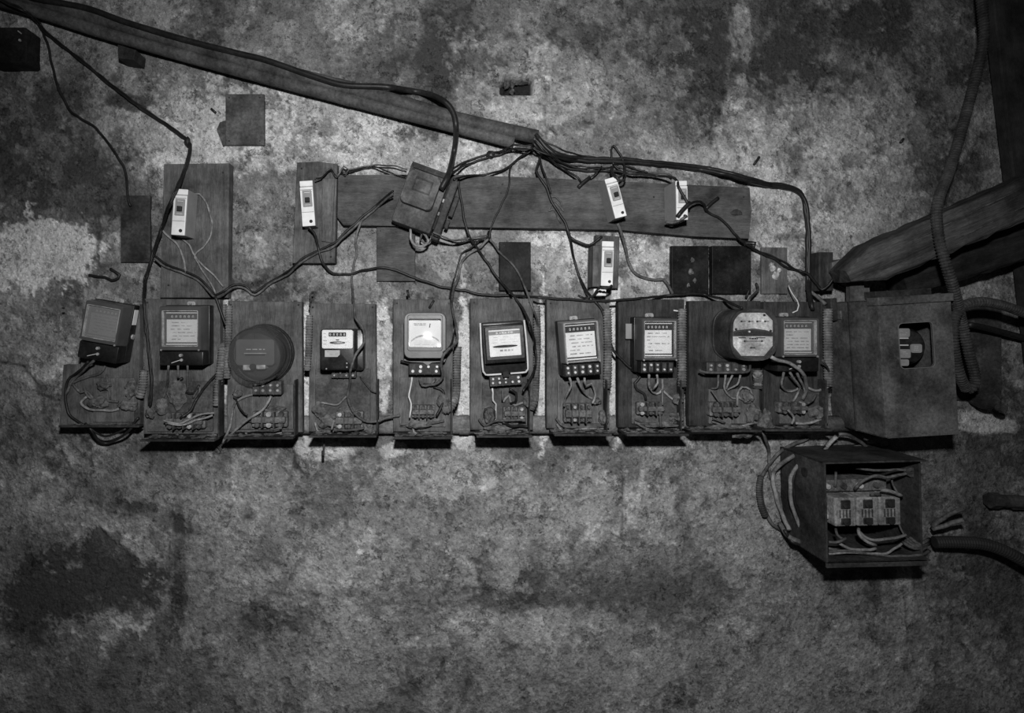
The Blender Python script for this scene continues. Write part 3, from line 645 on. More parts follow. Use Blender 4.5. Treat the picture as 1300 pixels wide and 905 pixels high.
# m5: grey enamelled case with rounded corners, glass window, chevron terminal strip
t, s, T = start('grey rounded meter with a glaring glass window and zigzag terminal strip', 539.5, 426, .135); M[5] = t
frame_part('case', t, 55*s, 60*s, 42*s, 37*s, .004, T, greycase, r=.014, ri=.003, k=.97, icy=3.5*s)
frame_part('window_edge', t, 46*s, 47*s, 41*s, 36*s, T-.006, T+.003, greycase, r=.006, ri=.003, k=.98, icy=0)
t.children[-1].location = (0, 0, 3.5*s)
b = B(); b.box(-21*s, -15.5*s, T*.7, 21*s, 22.5*s, T*.78, .0005); dp = b.done('dial_plate', mat('bright paper plate', .75, .6, var=.06, scale=30, bump=.03), t)
b = B(); printed(b, -15*s, 2*s, 12.5*s, 16*s, T*.78, 2, 51, .05, .6); printed(b, -16*s, 16*s, -13*s, -6*s, T*.78, 3, 53, .5, .12); b.done('printed_text', ink, dp)
b = B(); arc = [(math.sin(math.radians(a_))*26*s, -26*s+math.cos(math.radians(a_))*26*s) for a_ in range(-44, 45, 8)]
for (u0, v0), (u1, v1) in zip(arc, arc[1:]): b.prism([(u0, v0-1.2*s), (u1, v1-1.2*s), (u1, v1+1.0*s), (u0, v0+1.0*s)], T*.78, T*.785)
b.done('scale_arc', ink, dp)
b = B(); b.prism([(5*s, 10*s), (6*s, 10*s), (7*s, 15*s), (6*s, 15.5*s)], T*.78, T*.79); b.done('pointer', inkk, t)
pn = convex_pane('pane', t, 42*s, 37*s, 0, .0045, MATS['bright pane']); pn.location = (0, -(T-.009), 3.5*s); pn.rotation_euler.x = -math.radians(10.5)
b = B(); b.prism([(-28*s, -31*s), (27*s, -31*s), (25*s, -35*s), (8*s, -35*s), (3*s, -40*s), (-3*s, -35*s), (-20*s, -35*s), (-28*s, -33*s)], 0, T*.5, .001); b.done('base_flange', greycase, t)
ts = term_screws(t, -22*s, 20*s, -52*s, -36.5*s, .03, 4, s, seed=5)
b = B(); b.rod((-33*s, -34*s, .02), (-22*s, -37*s, .02), .003); b.done('side_lug', iron, t)
reg(512, 396, 567, 456, .137); reg(518, 460, 560, 478, .1)

# m6: black bakelite, projecting bevelled window, bright rim
t, s, T = start('black bakelite meter with a projecting window inside a bright wire rim', 641.5, 441, .14, 4); M[6] = t
b = B(); b.prism(rrect(56*s, 68*s, .008, 4, 0, -1*s), 0, T*.6, .004); b.done('case', bak, t, True)
b = B(); b.prism([(-27*s, -21*s), (27*s, -21*s), (27*s, 30*s), (-27*s, 30*s)], T*.5, T*.96, .003, 2, .93); b.done('front_hood', bak, t, True)
rim = [(-28.5, 33), (-29.5, 0), (-29, -30), (-26, -34.5), (-6, -35)], [(6, -35), (26, -34.5), (29, -31), (29.5, 0), (28.5, 33)]
for R_ in rim:
    bm = bmesh.new(); tube_bm(bm, [Vector((q[0]*s, -T*.62, q[1]*s)) for q in spline([(a_, c_) for a_, c_ in R_], 3)], .0022, 8)
    m_ = bpy.data.meshes.new('rim'); bm.to_mesh(m_); bm.free(); m_.materials.append(chrome); ob = bpy.data.objects.new('rim', m_); COL.objects.link(ob); ob.parent = t
frame_part('window_frame', t, 52*s, 45*s, 40*s, 34*s, T*.7, T, darkcase, r=.003, ri=.002, k=.95)
t.children[-1].location = (0, 0, 6*s)
b = B(); b.box(-20*s, -11*s, T*.94, 20*s, 23*s, T*.97, .0004); dp = b.done('dial_plate', plate, t)
b = B(); b.box(-20*s, 16.5*s, T*.969, 20*s, 21*s, T*.972); b.done('register_band', plateg, dp)
register(t, -11*s, 17*s, 11*s, 20.5*s, T*.972, 6, back=ink, fig=plate)
b = B(); b.prism([(16*s*math.cos(a_*math.pi/12), 1.5*s+1.7*s*math.sin(a_*math.pi/12)) for a_ in range(24)], T*.965, T*.98); dk = b.done('rotor_slot', inkk, t)
b = B(); printed(b, -8*s, 10*s, -6*s, -1.5*s, T*.97, 1, 61, .3, .5); printed(b, -18*s, 18*s, 5*s, 15*s, T*.97, 3, 62, .8, .08); b.done('printed_text', ink, dp)
convex_pane('pane', t, 40*s, 34*s, T*.99, .0015, MATS['clear pane'], 6*s)
term_screws(t, -21*s, 21*s, -51*s, -37*s, .035, 5, s, m=steel, seed=66)
b = B(); b.prism(rrect(8*s, 7*s, .002, 3, 0, -36*s), .03, T*.66, .001); b.done('rim_clasp', iron, t)
reg(610, 405, 672, 478, .14); reg(620, 477, 665, 492, .105)

# m3: round glass meter
t, s, T = start('round glass domed meter, dark and dusty', 322.5, 451, .15); M[3] = t
R = 37.5*s
b = B(); b.lathe([(0, .0), (R*1.06, .0), (R*1.06, .012), (R*1.0, .016), (R*.98, .012), (0, .012)]); b.done('base_ring', iron, t, True)
b = B(); b.lathe([(0, .010), (R*.86, .010), (R*.86, .035), (R*.80, .04), (0, .04)]); b.done('inner_drum', bak, t, True)
b = B(); b.prism(rrect(50*s, 34*s, .008, 4, -3*s, 3*s), .04, .062, .002); fp = b.done('face_plate', plated, t)
b = B(); b.box(-17*s, 1.5*s, .0615, 12*s, 2.3*s, .0625); printed(b, -16*s, 10*s, 5*s, 9*s, .0618, 1, 33, .2, .3); b.done('printed_text', mat('faded white print', .3, .7, var=.2, scale=60), fp)
b = B(); b.box(-15*s, -1*s, .0615, 10*s, .6*s, .064); b.done('rotor_slot', inkk, fp)
b = B(); b.box(-18*s, -20*s, .04, -8*s, -13*s, .066, .002); b.done('brake_magnet', zinc, t); b = B(); b.box(-1*s, -18.5*s, .04, 11*s, -13*s, .066, .002); b.done('brake_magnet', zinc, t)
b = B(); b.cyl(-5*s, -15*s, .04, .07, 3.6*s, 14); b.done('magnet_core', blk, t)
b = B(); b.prism([(-14*s, 18*s), (-6*s, 18*s), (-7*s, 27*s), (-11*s, 27*s)], .03, .05, .001); b.done('register_bracket', inkk, t)
b = B(); b.lathe([(R*1.0, .014), (R*.99, T*.6), (R*.96, T*.85), (R*.88, T*.96), (R*.6, T*1.0), (0, T*1.02)], 48); b.done('glass_dome', 'dim pane', t, True)
b = B(); b.lathe([(R*.985, .012), (R*1.03, .012), (R*1.03, .024), (R*.985, .024), (R*.985, .012)], 48); b.done('dome_bead', iron, t, True)
term_screws(t, -12*s, 26*s, -54*s, -36*s, .03, 4, s, m=rust, bright=zinc, seed=3)
reg(300, 420, 362, 488, .14)

# m9: rounded case with two separate dial plates
t, s, T = start('rounded dark meter with two pale dial plates split by a rotor slot', 957.5, 425, .155); M[9] = t
oc = [(-27, 18), (-27, -18), (-15, -31.5), (14, -31.5), (28, -19), (28, 18), (16, 31.5), (-16, 31.5)]
oc = [(u*s, v*s) for u, v in oc]
big = [(-30, 18), (-30, -20), (-18, -33), (16, -33), (30, -19), (30, 20), (18, 33), (-18, 33)]
def soften(pts, n=3):
    for _ in range(n): pts = [q for a_, b_ in zip(pts, pts[1:]+pts[:1]) for q in ((a_[0]*.8+b_[0]*.2, a_[1]*.8+b_[1]*.2), (a_[0]*.2+b_[0]*.8, a_[1]*.2+b_[1]*.8))]
    return pts
bp_ = soften([(u*s, v*s) for u, v in big], 2)
b = B(); b.prism(bp_, .004, T*.93, .006, 3); b.done('case', darkcase, t, True)
b = B(); b.prism([(p[0]*1.03, p[1]*1.03) for p in bp_], 0, .008, .002); b.done('base_flange', darkcase, t, True)
b = B(); b.ring(bp_, [(p[0]*.90, p[1]*.90) for p in bp_], T*.9, T, T*.985); b.done('window_rim', darkcase, t, True)
up = [(-25, 4), (-22, 6), (0, 8.5), (16, 6), (25, 3), (25, 18), (15, 28), (-17, 28), (-25, 18)]
dn = [(-25.5, -2), (25, -2), (25, -14), (14, -27), (-15, -27), (-25.5, -14)]
for q_, nm in ((up, 'upper_dial_plate'), (dn, 'lower_dial_plate')):
    b = B(); b.prism([(u*s, v*s) for u, v in q_], T*.9, T*.955, .0006); dp = b.done(nm, mat('aged ivory plate', .5, .6, var=.25, scale=40, bump=.05), t)
    b = B()
    if nm[0] == 'u':
        for u in (-15, -5, 5, 15): b.cyl(u*s, 17*s, T*.955, T*.962, 1.3*s, 10); b.box((u+1)*s, 16.6*s, T*.955, (u+5)*s, 17.5*s, T*.958)
        for u, v in ((-22, 7), (22, 5), (14, 25)): b.cyl(u*s, v*s, T*.955, T*.965, 1.6*s, 10)
    else:
        b.box(-10*s, -8.5*s, T*.955, 11*s, -7.7*s, T*.958); printed(b, -5*s, 6*s, -6*s, -3.5*s, T*.955, 1, 91, .2, .7); printed(b, -21*s, 21*s, -5*s, -2.5*s, T*.955, 1, 92, 2.5, .5); printed(b, -5*s, 6*s, -18*s, -15*s, T*.955, 1, 93, .1, .7)
        for u in (-11, 11): b.cyl(u*s, -8*s, T*.955, T*.962, 1.2*s, 8)
    b.done('printed_marks', inkk, dp)
b = B(); b.prism([(-24*s, -1*s), (24*s, -1*s), (24*s, 2*s), (0, 6*s), (-24*s, 3*s)], T*.88, T*.94); b.done('rotor_slot', inkk, t)
b = B(); b.cyl(-5*s, 4*s, T*.93, T*.97, 1.2*s, 10); b.done('pivot', chrome, t)
b = B(); b.prism([(p[0]*.93, p[1]*.93) for p in bp_], T*.968, T*.978); b.done('pane', 'clear pane', t)
ts = term_screws(t, -46*s, 8*s, -51*s, -37*s, .035, 5, s, m=darkcase, bright=zinc, seed=9)
bm = bmesh.new(); tube_bm(bm, [Vector((q[0]*s, -.042, q[1]*s)) for q in spline([(-58, -47), (-50, -50), (-30, -50.5), (0, -50), (8, -47), (9, -39)], 2)], .003, 8)
m_ = bpy.data.meshes.new('strip_lip'); bm.to_mesh(m_); bm.free(); m_.materials.append(steel); ob = bpy.data.objects.new('strip_lip', m_); COL.objects.link(ob); ob.parent = t
reg(905, 391, 987, 457, .155); reg(908, 458, 962, 474, .1)

# leads from the meters into the trays and loose wires in the trays
def leads(i, ps, nm='lead_wire', par=M):
    for q in ps:
        r_, m_ = 1.5, wirel
        if isinstance(q, tuple): q, r_, m_ = q
        wire(nm, q, r_, m_, parent=par[i])
leads(1, [([(112,459),(97,474),(86,482),(83,507),(89,527),(107,540)],1.8,wireb),([(119,458),(102,474),(90,486),(84,500)],1.8,wireg),([(135,461),(127,474),(107,480),(92,487)],1.8,wireg)])
leads(2, [([(214,464),(212,490),(206,508),(201,522)],1.5,wireg),([(226,464),(226,480)],1.4,wireg),([(238,464),(238,495)],1.3,wireg),([(232,480),(224,484),(222,492)],2.0,wireb)])
leads(3, [([(326,500),(306,505),(296,517),(292,542),(283,562)],1.9,wirel),([(344,503),(334,520),(318,530),(300,545),(282,563)],1.9,wirel),([(298,503),(306,520),(314,527)],1.3,wireb)])
leads(5, [([(523,479),(521,492),(519,504),(522,512),(520,530)],1.2,wirew),([(533,480),(536,489),(546,489),(553,481)],1.7,wireg),([(550,491),(562,496),(562,512),(554,528)],2.0,wireb)])
leads(6, [([(625,493),(626,508),(630,513),(629,533)],1.2,wirew),([(638,493),(638,508)],1.2,wireg),([(647,494),(655,499),(655,511),(648,512)],1.9,wireb),([(639,510),(646,502),(648,510),(654,515),(664,511)],1.8,wirel)])
leads(7, [([(723,480),(725,490),(718,504),(716,516)],1.6,wirel),([(733,480),(737,491),(748,504),(755,507)],1.8,wirel),([(742,480),(743,490),(750,487),(756,500),(752,512)],1.6,wirel)])
leads(8, [([(824,476),(825,492),(833,500),(841,494),(841,481)],1.7,wirel),([(834,476),(835,486),(829,494)],1.5,wirel),([(841,495),(841,514)],1.6,wireg),([(842,496),(853,506),(863,509)],1.6,wirel)])
leads(9, [([(912,475),(911,492),(903,493)],1.5,wireg),([(921,475),(920,494),(930,505),(940,505)],1.5,wirel),([(930,476),(924,488),(922,494)],1.4,wirel),([(940,476),(936,488),(926,493),(922,496)],1.4,wirel),([(936,515),(936,502),(942,492),(952,494),(953,503),(944,508),(937,503)],1.6,wirel),([(903,495),(914,511)],1.4,wireg)])
leads(10, [([(995,473),(992,488),(1000,497),(1012,494),(1016,489)],1.6,wirel),([(1003,473),(1012,486),(1016,492),(1007,509)],1.6,wirel),([(1012,474),(1020,490),(1022,500),(1018,507)],1.7,wirel),([(1036,500),(1032,508),(1025,512)],1.5,wireg),([(1044,457),(1052,470),(1054,489)],1.4,wireg)])
tray = lambda i, ps: leads(i, ps, 'tray_wire', boards)
tray(1, [([(112,502),(102,511),(113,519),(135,521),(151,519)],1.9,wirel),([(107,492),(112,503),(125,507),(150,510)],1.8,wireg),([(135,475),(138,490),(140,507)],1.3,wireg),([(92,487),(103,498),(110,496),(118,505)],1.7,wireg),([(112,540),(125,559),(142,561),(163,546),(176,530)],1.9,wireb),([(108,537),(124,551),(140,553),(160,544)],1.6,wireb)])
tray(2, [([(208,534),(228,538),(248,528),(272,524)],1.5,wirel),([(212,537),(230,540),(250,533),(270,527)],1.4,wirel),([(245,505),(252,490),(254,498),(240,520)],1.6,wireg),([(236,498),(246,499),(253,489)],1.8,wireb),([(276,566),(280,572),(282,566)],1.4,wireg)])
tray(3, [([(296,547),(320,547),(345,546),(358,543)],1.7,wireg),([(312,549),(314,553),(335,553),(358,549)],1.6,wirel)])
tray(4, [([(400,536),(402,545),(412,553),(440,552),(457,549)],1.6,wirel),([(421,545),(424,533)],1.7,wirel),([(424,546),(445,546),(462,543)],1.7,wireg),([(411,551),(411,566),(410,580)],1.6,wireg),([(410,572),(410,586)],2.2,wireb),([(440,503),(428,514),(415,512),(405,511),(400,517)],1.4,wirel),([(457,478),(466,490),(472,497),(480,499)],1.0,wireb)])
tray(5, [([(508,539),(530,538),(552,536),(564,534)],1.9,wireg),([(524,541),(525,548),(535,551),(562,549)],1.7,wirel)])
tray(6, [([(608,532),(615,540),(632,534),(668,533)],1.7,wireg),([(638,536),(650,541),(660,540),(672,541)],2.0,wireb),([(615,530),(616,520),(622,518),(628,522),(628,532)],1.7,wireb)])
tray(7, [([(706,531),(716,541),(740,542),(768,541)],1.7,wireg),([(707,538),(717,549),(735,545),(766,544)],1.7,wirel),([(755,508),(762,508)],1.4,wirel)])
tray(8, [([(806,536),(826,546),(850,545),(872,542)],1.8,wirel),([(806,532),(820,539),(835,545)],1.5,wireg),([(838,527),(839,542)],1.6,wireg),([(850,542),(858,532),(866,530)],1.4,wireg)])
tray(9, [([(904,535),(922,540),(940,541),(957,537)],1.7,wirel),([(905,531),(920,537)],1.4,wireg),([(948,517),(952,528),(948,536)],1.4,wireg)])
tray(10, [([(1000,520),(1008,530),(1005,538)],1.7,wirel),([(1010,537),(1028,537),(1042,532)],1.9,wirel),([(1022,546),(1046,545)],1.4,wireg)])

# ================================================================ circuit breakers
def breaker(label, cx, cy, w, h, ccw, d0, d1, face=brk, side=brks, screw=True):
    s = S(d1); loc = Wp(cx, cy, d1); loc.y = -d0; T = d1-d0; t = thing('circuit_breaker', label, 'breaker', loc, ccw); W_, H_ = w*s, h*s
    b = B(); b.box(-W_/2, -H_/2, 0, W_/2, H_/2, T-.004, .0012); b.done('body', side, t)
    b = B(); b.box(-W_/2, -H_/2, T-.005, W_/2, H_*.36, T, .0015); b.box(-W_/2, H_*.38, T-.008, W_/2, H_/2, T-.0025, .0012); b.done('front_plate', face, t)
    b = B(); b.ring(rrect(W_*.72, H_*.36, .002, 3, W_*.04, H_*.10), rrect(W_*.50, H_*.28, .0015, 3, W_*.04, H_*.10), T-.002, T+.002); b.done('switch_frame', side, t)
    b = B(); b.box(-W_*.2, -H_*.03, T-.001, W_*.28, H_*.23, T+.0006); b.done('switch_slot', plateg, t)
    b = B(); b.box(-W_*.12, H_*.01, T, W_*.22, H_*.12, T+.007, .0012); b.done('switch_lever', inkk, t)
    b = B(); b.box(-W_*.46, H_*.29, T-.0005, W_*.46, H_*.305, T+.0004); b.box(-W_*.46, -H_*.2, T-.0005, W_*.46, -H_*.188, T+.0004); b.done('seam', side, t)
    if screw:
        b = B(); b.cyl(W_*.2, -H_*.40, T-.001, T+.0012, W_*.13, 10); b.done('screw', iron, t)
    reg(cx-w/2-3, cy-h/2, cx+w/2+3, cy+h/2, d1); return t
breaker('white breaker on the tall board beside the hanging wire bundle', 227.5, 269, 17, 59, -4, .03, .088)
breaker('white breaker on the narrow grooved board', 390, 258, 16.5, 58, 4, .03, .07)
breaker('leaning white breaker on the long plank', 782, 250.5, 15, 52, 15, .032, .095)
breaker('upright breaker half hidden by taped wires on the long plank', 866, 254, 14.5, 50, 1, .032, .105)
p5 = plate_thing('backing_board', 'narrow wooden strip standing behind the lowest breaker', 'board', [(757,298),(787,300),(785,366),(755,366)], .03, wood)
pb, ob5 = plate_thing('wooden_block', 'ribbed wooden block under the lowest breaker', 'block', [(753,312),(767,310),(765,364),(752,364)], .075, woodmid, d0=.03, regd=False)
breaker('lowest white breaker mounted below the long plank', 771.5, 334.5, 15, 57, -2, .03, .092)
t = thing('connector_block', 'small white terminal connector below the lowest breaker', 'connector', Wp(759, 371, .03)); s = S(.05)
b = B(); b.box(-8*s, -5*s, -.032, 8*s, 5*s, .02, .002); b.done('body', brk, t)
for k in (-1, 0, 1):
    b = B(); b.cyl(k*4.6*s, 0, .018, .023, 1.4*s, 10); b.done('screw', inkk, t)

# ================================================================ tilted iron fuse box
loc = Wp(534, 249, .10); loc.y = -.032; t = thing('fuse_box', 'tilted dark iron fuse box with an embossed lid on the long plank', 'fuse box', loc, -20); s = S(.10)
b = B(); b.prism(rrect(53*s, 80*s, .004), 0, .05, .004); b.done('case', steel, t, True)
b = B(); b.prism(rrect(44*s, 46*s, .012, 5, -3*s, 8*s), .045, .068, .004, 2, .96); lid = b.done('lid', steel, t, True)
b = B(); b.ring(rrect(24*s, 18*s, .002, 3, -2*s, 13*s), rrect(20*s, 14*s, .002, 3, -2*s, 13*s), .067, .0695); printed(b, -10*s, 7*s, 7*s, 19*s, .0675, 4, 77, .3, .5); b.done('embossed_panel', steeld, lid)
b = B(); b.prism([(-26*s, 40*s), (26*s, 40*s), (24*s, 33*s), (-22*s, 33*s)], .048, .056, .001); b.done('hinge_strip', steeld, t)
b = B(); b.box(29*s, -44*s, .004, 39*s, 38*s, .04, .003); lev = b.done('side_bar', steeld, t)
b = B(); b.box(40*s, -8*s, .006, 46*s, 20*s, .03, .002); b.box(40*s, -24*s, .006, 45*s, -12*s, .022, .002); b.done('latch', iron, lev)
for v in (6, -12):
    b = B(); b.box(26.5*s, v*s, .01, 30*s, (v+5)*s, .03, .001); b.done('contact', porc, t)
b = B(); b.box(26*s, -30*s, .004, 30*s, 30*s, .02); b.done('gap_strip', inkk, t)  # black strip filling the gap between case and side bar
reg(500, 210, 568, 292, .10); reg(545, 220, 578, 300, .075)
wire('cable_loop', [(521,291,.06),(521,303,.065),(528,311,.07),(538,312,.07),(544,306,.068),(541,300,.06),(536,294,.055)], 1.9, wirel, parent=t, hug=False)
wire('cable_loop', [(536,296,.05),(534,304,.05),(540,309,.05),(548,304,.05),(549,297,.05)], 1.5, wireg, parent=t, hug=False)

# ================================================================ big steel meter box on the right
d1 = .178; loc = Wp(1166, 466, d1); loc.y = 0; t = thing('meter_cabinet', 'big dented steel box with a window showing a meter inside', 'cabinet', loc, 3.5); s = S(d1)
W_, H_ = 92*s, 176*s
O_ = rrect(W_, H_, .004, 4); I_ = rrect(43*s, 57*s, .009, 4, -1*s, 28*s)
b = B(); b.ring(O_, I_, d1-.004, d1); b.done('front_panel', steel, t)
b = B(); k = .0025
b.box(-W_/2, -H_/2, .0, -W_/2+k, H_/2, d1-.004); b.done('side_panel', steel, t)
b = B(); b.box(W_/2-k, -H_/2, .0, W_/2, H_/2, d1-.004); b.done('side_panel', steel, t)
b = B(); b.box(-W_/2, H_/2-k, .0, W_/2, H_/2, d1-.004); b.done('top_panel', steel, t)
b = B(); b.box(-W_/2, -H_/2, .0, W_/2, -H_/2+k, d1-.004); b.done('bottom_panel', steel, t)
b = B(); b.box(-W_/2, -H_/2, -.004, W_/2, H_/2, .003); b.done('back_panel', steeld, t)
b = B(); b.box(-W_/2-.004, H_/2-.012, d1-.03, W_/2+.003, H_/2+.006, d1+.006, .002); b.done('lid_flange', steel, t)
b = B(); b.ring(rrect(44.5*s, 58.5*s, .0095, 4, -1*s, 28*s), I_, d1-.002, d1+.0015); b.done('window_trim', greycase, t)
b = B(); b.box(-W_/2-.003, -H_/2, .085, -W_/2, H_/2, .090, .0005); b.done('side_seam', steeld, t)
b = B(); b.box(-W_/2-.002, -H_/2+.002, d1-.006, -W_/2+.004, H_/2, d1+.0015, .0007); b.done('corner_weld', steel, t)
b = B(); b.prism([(-W_/2-.002, H_/2), (-W_/2+26*s, H_/2), (-W_/2+26*s, H_/2+17*s), (-W_/2+18*s, H_/2+17*s), (-W_/2+18*s, H_/2+32*s), (-W_/2+1*s, H_/2+32*s)], .08, .095, .001); b.done('mounting_lug', steel, t)
b = B(); b.box(-W_/2+18*s, H_/2+1*s, .07, W_/2, H_/2+.02, .13, .001); b.done('top_ledge', steeld, t)
b = B(); b.box(-W_/2-.003, H_/2-24*s, .01, -W_/2+.001, H_/2-12*s, .06, .0005); b.done('tape_patch', mat('old tape', .12, .8, var=.3, scale=40), t)
for u, v in ((-40, -80), (-15, -82), (0, -83), (30, -80), (38, -82), (-30, 10), (40, 10), (0, 80), (-5, -10)):
    b = B(); b.cyl(u*s, v*s, d1-.001, d1+.0018, .003, 10, .002); b.done('rivet', steel, t)
b = B(); b.box(-10*s, -H_/2-16*s, -.004, 48*s, -H_/2+4*s, .05, .002); b.done('bottom_batten', woodblk, t)
b = B(); b.ring([(-22*s, -H_/2-18*s), (-2*s, -H_/2-18*s), (-2*s, -H_/2-4*s), (-22*s, -H_/2-4*s)], [(-15*s, -H_/2-14*s), (-9*s, -H_/2-14*s), (-9*s, -H_/2-8*s), (-15*s, -H_/2-8*s)], .05, .058); b.done('fixing_tab', steel, t)
# small cranked straps and flap on the left flank
b = B(); b.box(-W_/2-.018, H_/2-26*s, .0, -W_/2-.002, H_/2+6*s, .05, .002); b.done('cable_entry', steeld, t)
# the meter inside
mt = thing('electricity_meter', 'round black meter inside the big steel box, seen through its window', 'meter', Wp(1156, 440, .135), 0)
mt.location.y = -.003
R = .044
b = B(); b.lathe([(0, 0), (R*1.05, 0), (R*1.05, .03), (R, .035), (R*.97, .12), (R*.8, .13), (0, .132)]); b.done('case', bak, mt, True)
for (u0, v0, u1, v1, m_) in ((-.034, .022, -.004, .042, plateg), (-.036, -.026, -.002, -.006, plateg), (-.001, -.014, .024, .006, plateg), (-.032, -.044, -.006, -.029, plateg)):
    b = B(); b.prism(rrect(u1-u0, v1-v0, .004, 3, (u0+u1)/2, (v0+v1)/2), .125, .135); q = b.done('dial_plate', m_, mt); b = B(); printed(b, u0+.006, u1-.004, v0+.004, v1-.004, .135, 3, 5); b.done('printed_text', ink, q)
for v in (.018, .002):
    b = B(); b.box(-.034, v, .12, -.008, v+.003, .137, .001); b.done('bright_bar', chrome, mt)
reg(1113, 378, 1212, 556, d1); reg(1060, 385, 1113, 552, .05)

# ================================================================ open terminal box below
d1 = .17; cx, cy = 1114, 650; loc = Wp(cx, cy, d1); loc.y = 0; t = thing('terminal_box', 'open black box of porcelain fuses and tangled wires below the big steel box', 'fuse box', loc, 1.5); s = S(d1)
W_, H_ = 132*s, 128*s; k = .004
b = B(); b.box(-W_/2, -H_/2, -.003, W_/2, H_/2, .006); b.done('back_panel', mat('sooty box back', .022, .7, var=.4, scale=14), t)
bm_ = mat('sooty box steel', .042, .6, var=.4, scale=16, bump=.25, spots=.08)
b = B(); b.box(-W_/2, -H_/2, 0, -W_/2+k, H_/2, d1, .001); sp_ = b.done('side_panel', bm_, t)
b = B(); b.rod((-W_/2-.002, H_/2-22*s, .10), (-W_/2+.002, H_/2-22*s, .10), .011, 18); b.done('knockout_hole', inkk, sp_)
b = B(); b.box(W_/2-k, -H_/2, 0, W_/2, H_/2, d1-.02, .001); b.done('side_panel', bm_, t)
b = B(); b.prism([(W_/2-.001, H_/2-58*s), (W_/2+5*s, H_/2-64*s), (W_/2+7*s, -H_/2+8*s), (W_/2+2*s, -H_/2), (W_/2-.001, -H_/2)], .06, .13, .001); b.done('torn_flap', bm_, t)
b = B(); b.box(-W_/2, H_/2-k, 0, W_/2, H_/2, d1-.004, .001); b.done('top_panel', bm_, t)
b = B(); b.box(-W_/2, -H_/2, 0, W_/2, -H_/2+k, d1, .001); b.done('bottom_panel', bm_, t)
b = B(); b.box(-W_/2, -H_/2-.010, d1-.006, W_/2-.008, -H_/2+.004, d1, .001); b.done('bottom_lip', bm_, t)
V0 = -11*s
for i in range(3):
    u0 = (-33+i*29.5)*s; b = B(); b.box(u0, V0-18*s, .05, u0+28.5*s, V0+20*s, .115, .003); f_ = b.done('porcelain_fuse', porc, t)
    for v0, v1 in ((5, 17), (-16, -7)):
        b = B(); b.box(u0+8*s, V0+v0*s, .108, u0+21*s, V0+v1*s, .1165, .002); b.cyl(u0+14*s, V0+(v0+v1)/2*s, .112, .121, 4.5*s, 12); b.done('contact', iron, f_)
    b = B()
    for q in range(4): b.box(u0+(6+q*4.4)*s, V0-6*s, .114, u0+(7.2+q*4.4)*s, V0+4*s, .117)
    b.done('rib', rust, f_)
b = B(); b.box(-44*s, 12*s, .01, 50*s, 28*s, .085, .003); tr = b.done('busbar_block', dustm, t)
for i in range(4):
    b = B(); b.cyl((-32+i*22)*s, 20*s, .083, .093, 4.2*s, 12, 3.4*s); b.done('terminal_screw', rust if i % 2 else zinc, tr)
b = B(); b.box(-50*s, -22*s, .05, -35*s, -16*s, .10, .002); b.done('link_bar', zinc, t)
b = B(); b.ring([(38*s, -16*s), (60*s, -20*s), (60*s, 4*s), (38*s, 10*s)], [(39*s, -14*s), (58.5*s, -18*s), (58.5*s, 2*s), (39*s, 8*s)], .07, .074); b.done('wire_bracket', zinc, t)
Lw = lambda ps, r_=1.8, m_=wireg: wire('inner_wire', ps, r_, m_, parent=t, hug=False)
Lw([(1086,594,.10),(1110,597,.11),(1135,596,.12),(1153,597,.13)]); Lw([(1153,600,.13),(1140,603,.13),(1125,606,.12),(1110,604,.12),(1095,611,.11),(1085,621,.10)], 2.0)
Lw([(1060,592,.06),(1061,605,.08),(1060,618,.09)]); Lw([(1132,608,.10),(1134,616,.11),(1140,626,.12)], 1.3); Lw([(1118,622,.12),(1130,624,.13),(1145,629,.13)], 2.6, wirel); Lw([(1105,628,.12),(1118,628,.12)], 1.8)
Lw([(1061,671,.12),(1063,679,.13),(1070,684,.14),(1074,683,.14)]); Lw([(1090,671,.12),(1091,679,.13),(1102,688,.14),(1112,692,.14)], 2.2, wirel); Lw([(1091,675,.12),(1100,683,.13),(1115,685,.14),(1135,683,.14),(1150,679,.14)], 2.0, wirel)
Lw([(1052,688,.14),(1064,688,.145),(1074,683,.145)]); Lw([(1064,689,.13),(1080,697,.14),(1100,698,.145),(1112,696,.145)], 2.0, wirel); Lw([(1052,700,.14),(1075,699,.15),(1105,703,.15),(1135,706,.15),(1165,705,.15),(1180,699,.14)], 1.9); Lw([(1052,703,.14),(1080,701,.15),(1120,703,.15),(1135,697,.15),(1145,690,.15)], 1.6, wirel)
Lw([(1052,696,.13),(1080,701,.135),(1120,708,.14),(1150,709,.14)], 1.7); Lw([(1141,664,.11),(1144,672,.12),(1148,679,.13)], 1.2)
for q in range(4): Lw([(1146+q*3,688-q*2,.13),(1155+q*4,694-q,.145),(1166+q*3,696-q*3,.145),(1180,690-q*2,.13)], 2.2, wireg)
b = B(); u, v = rel(1152, 599, .12, Vector((loc.x, 0, loc.z))); b.lathe([(.004, .125), (.011, .125), (.011, .135), (.004, .135), (.004, .125)], 16, u, v); b.done('grommet', rust, t)
reg(1003, 580, 1046, 705, .06)

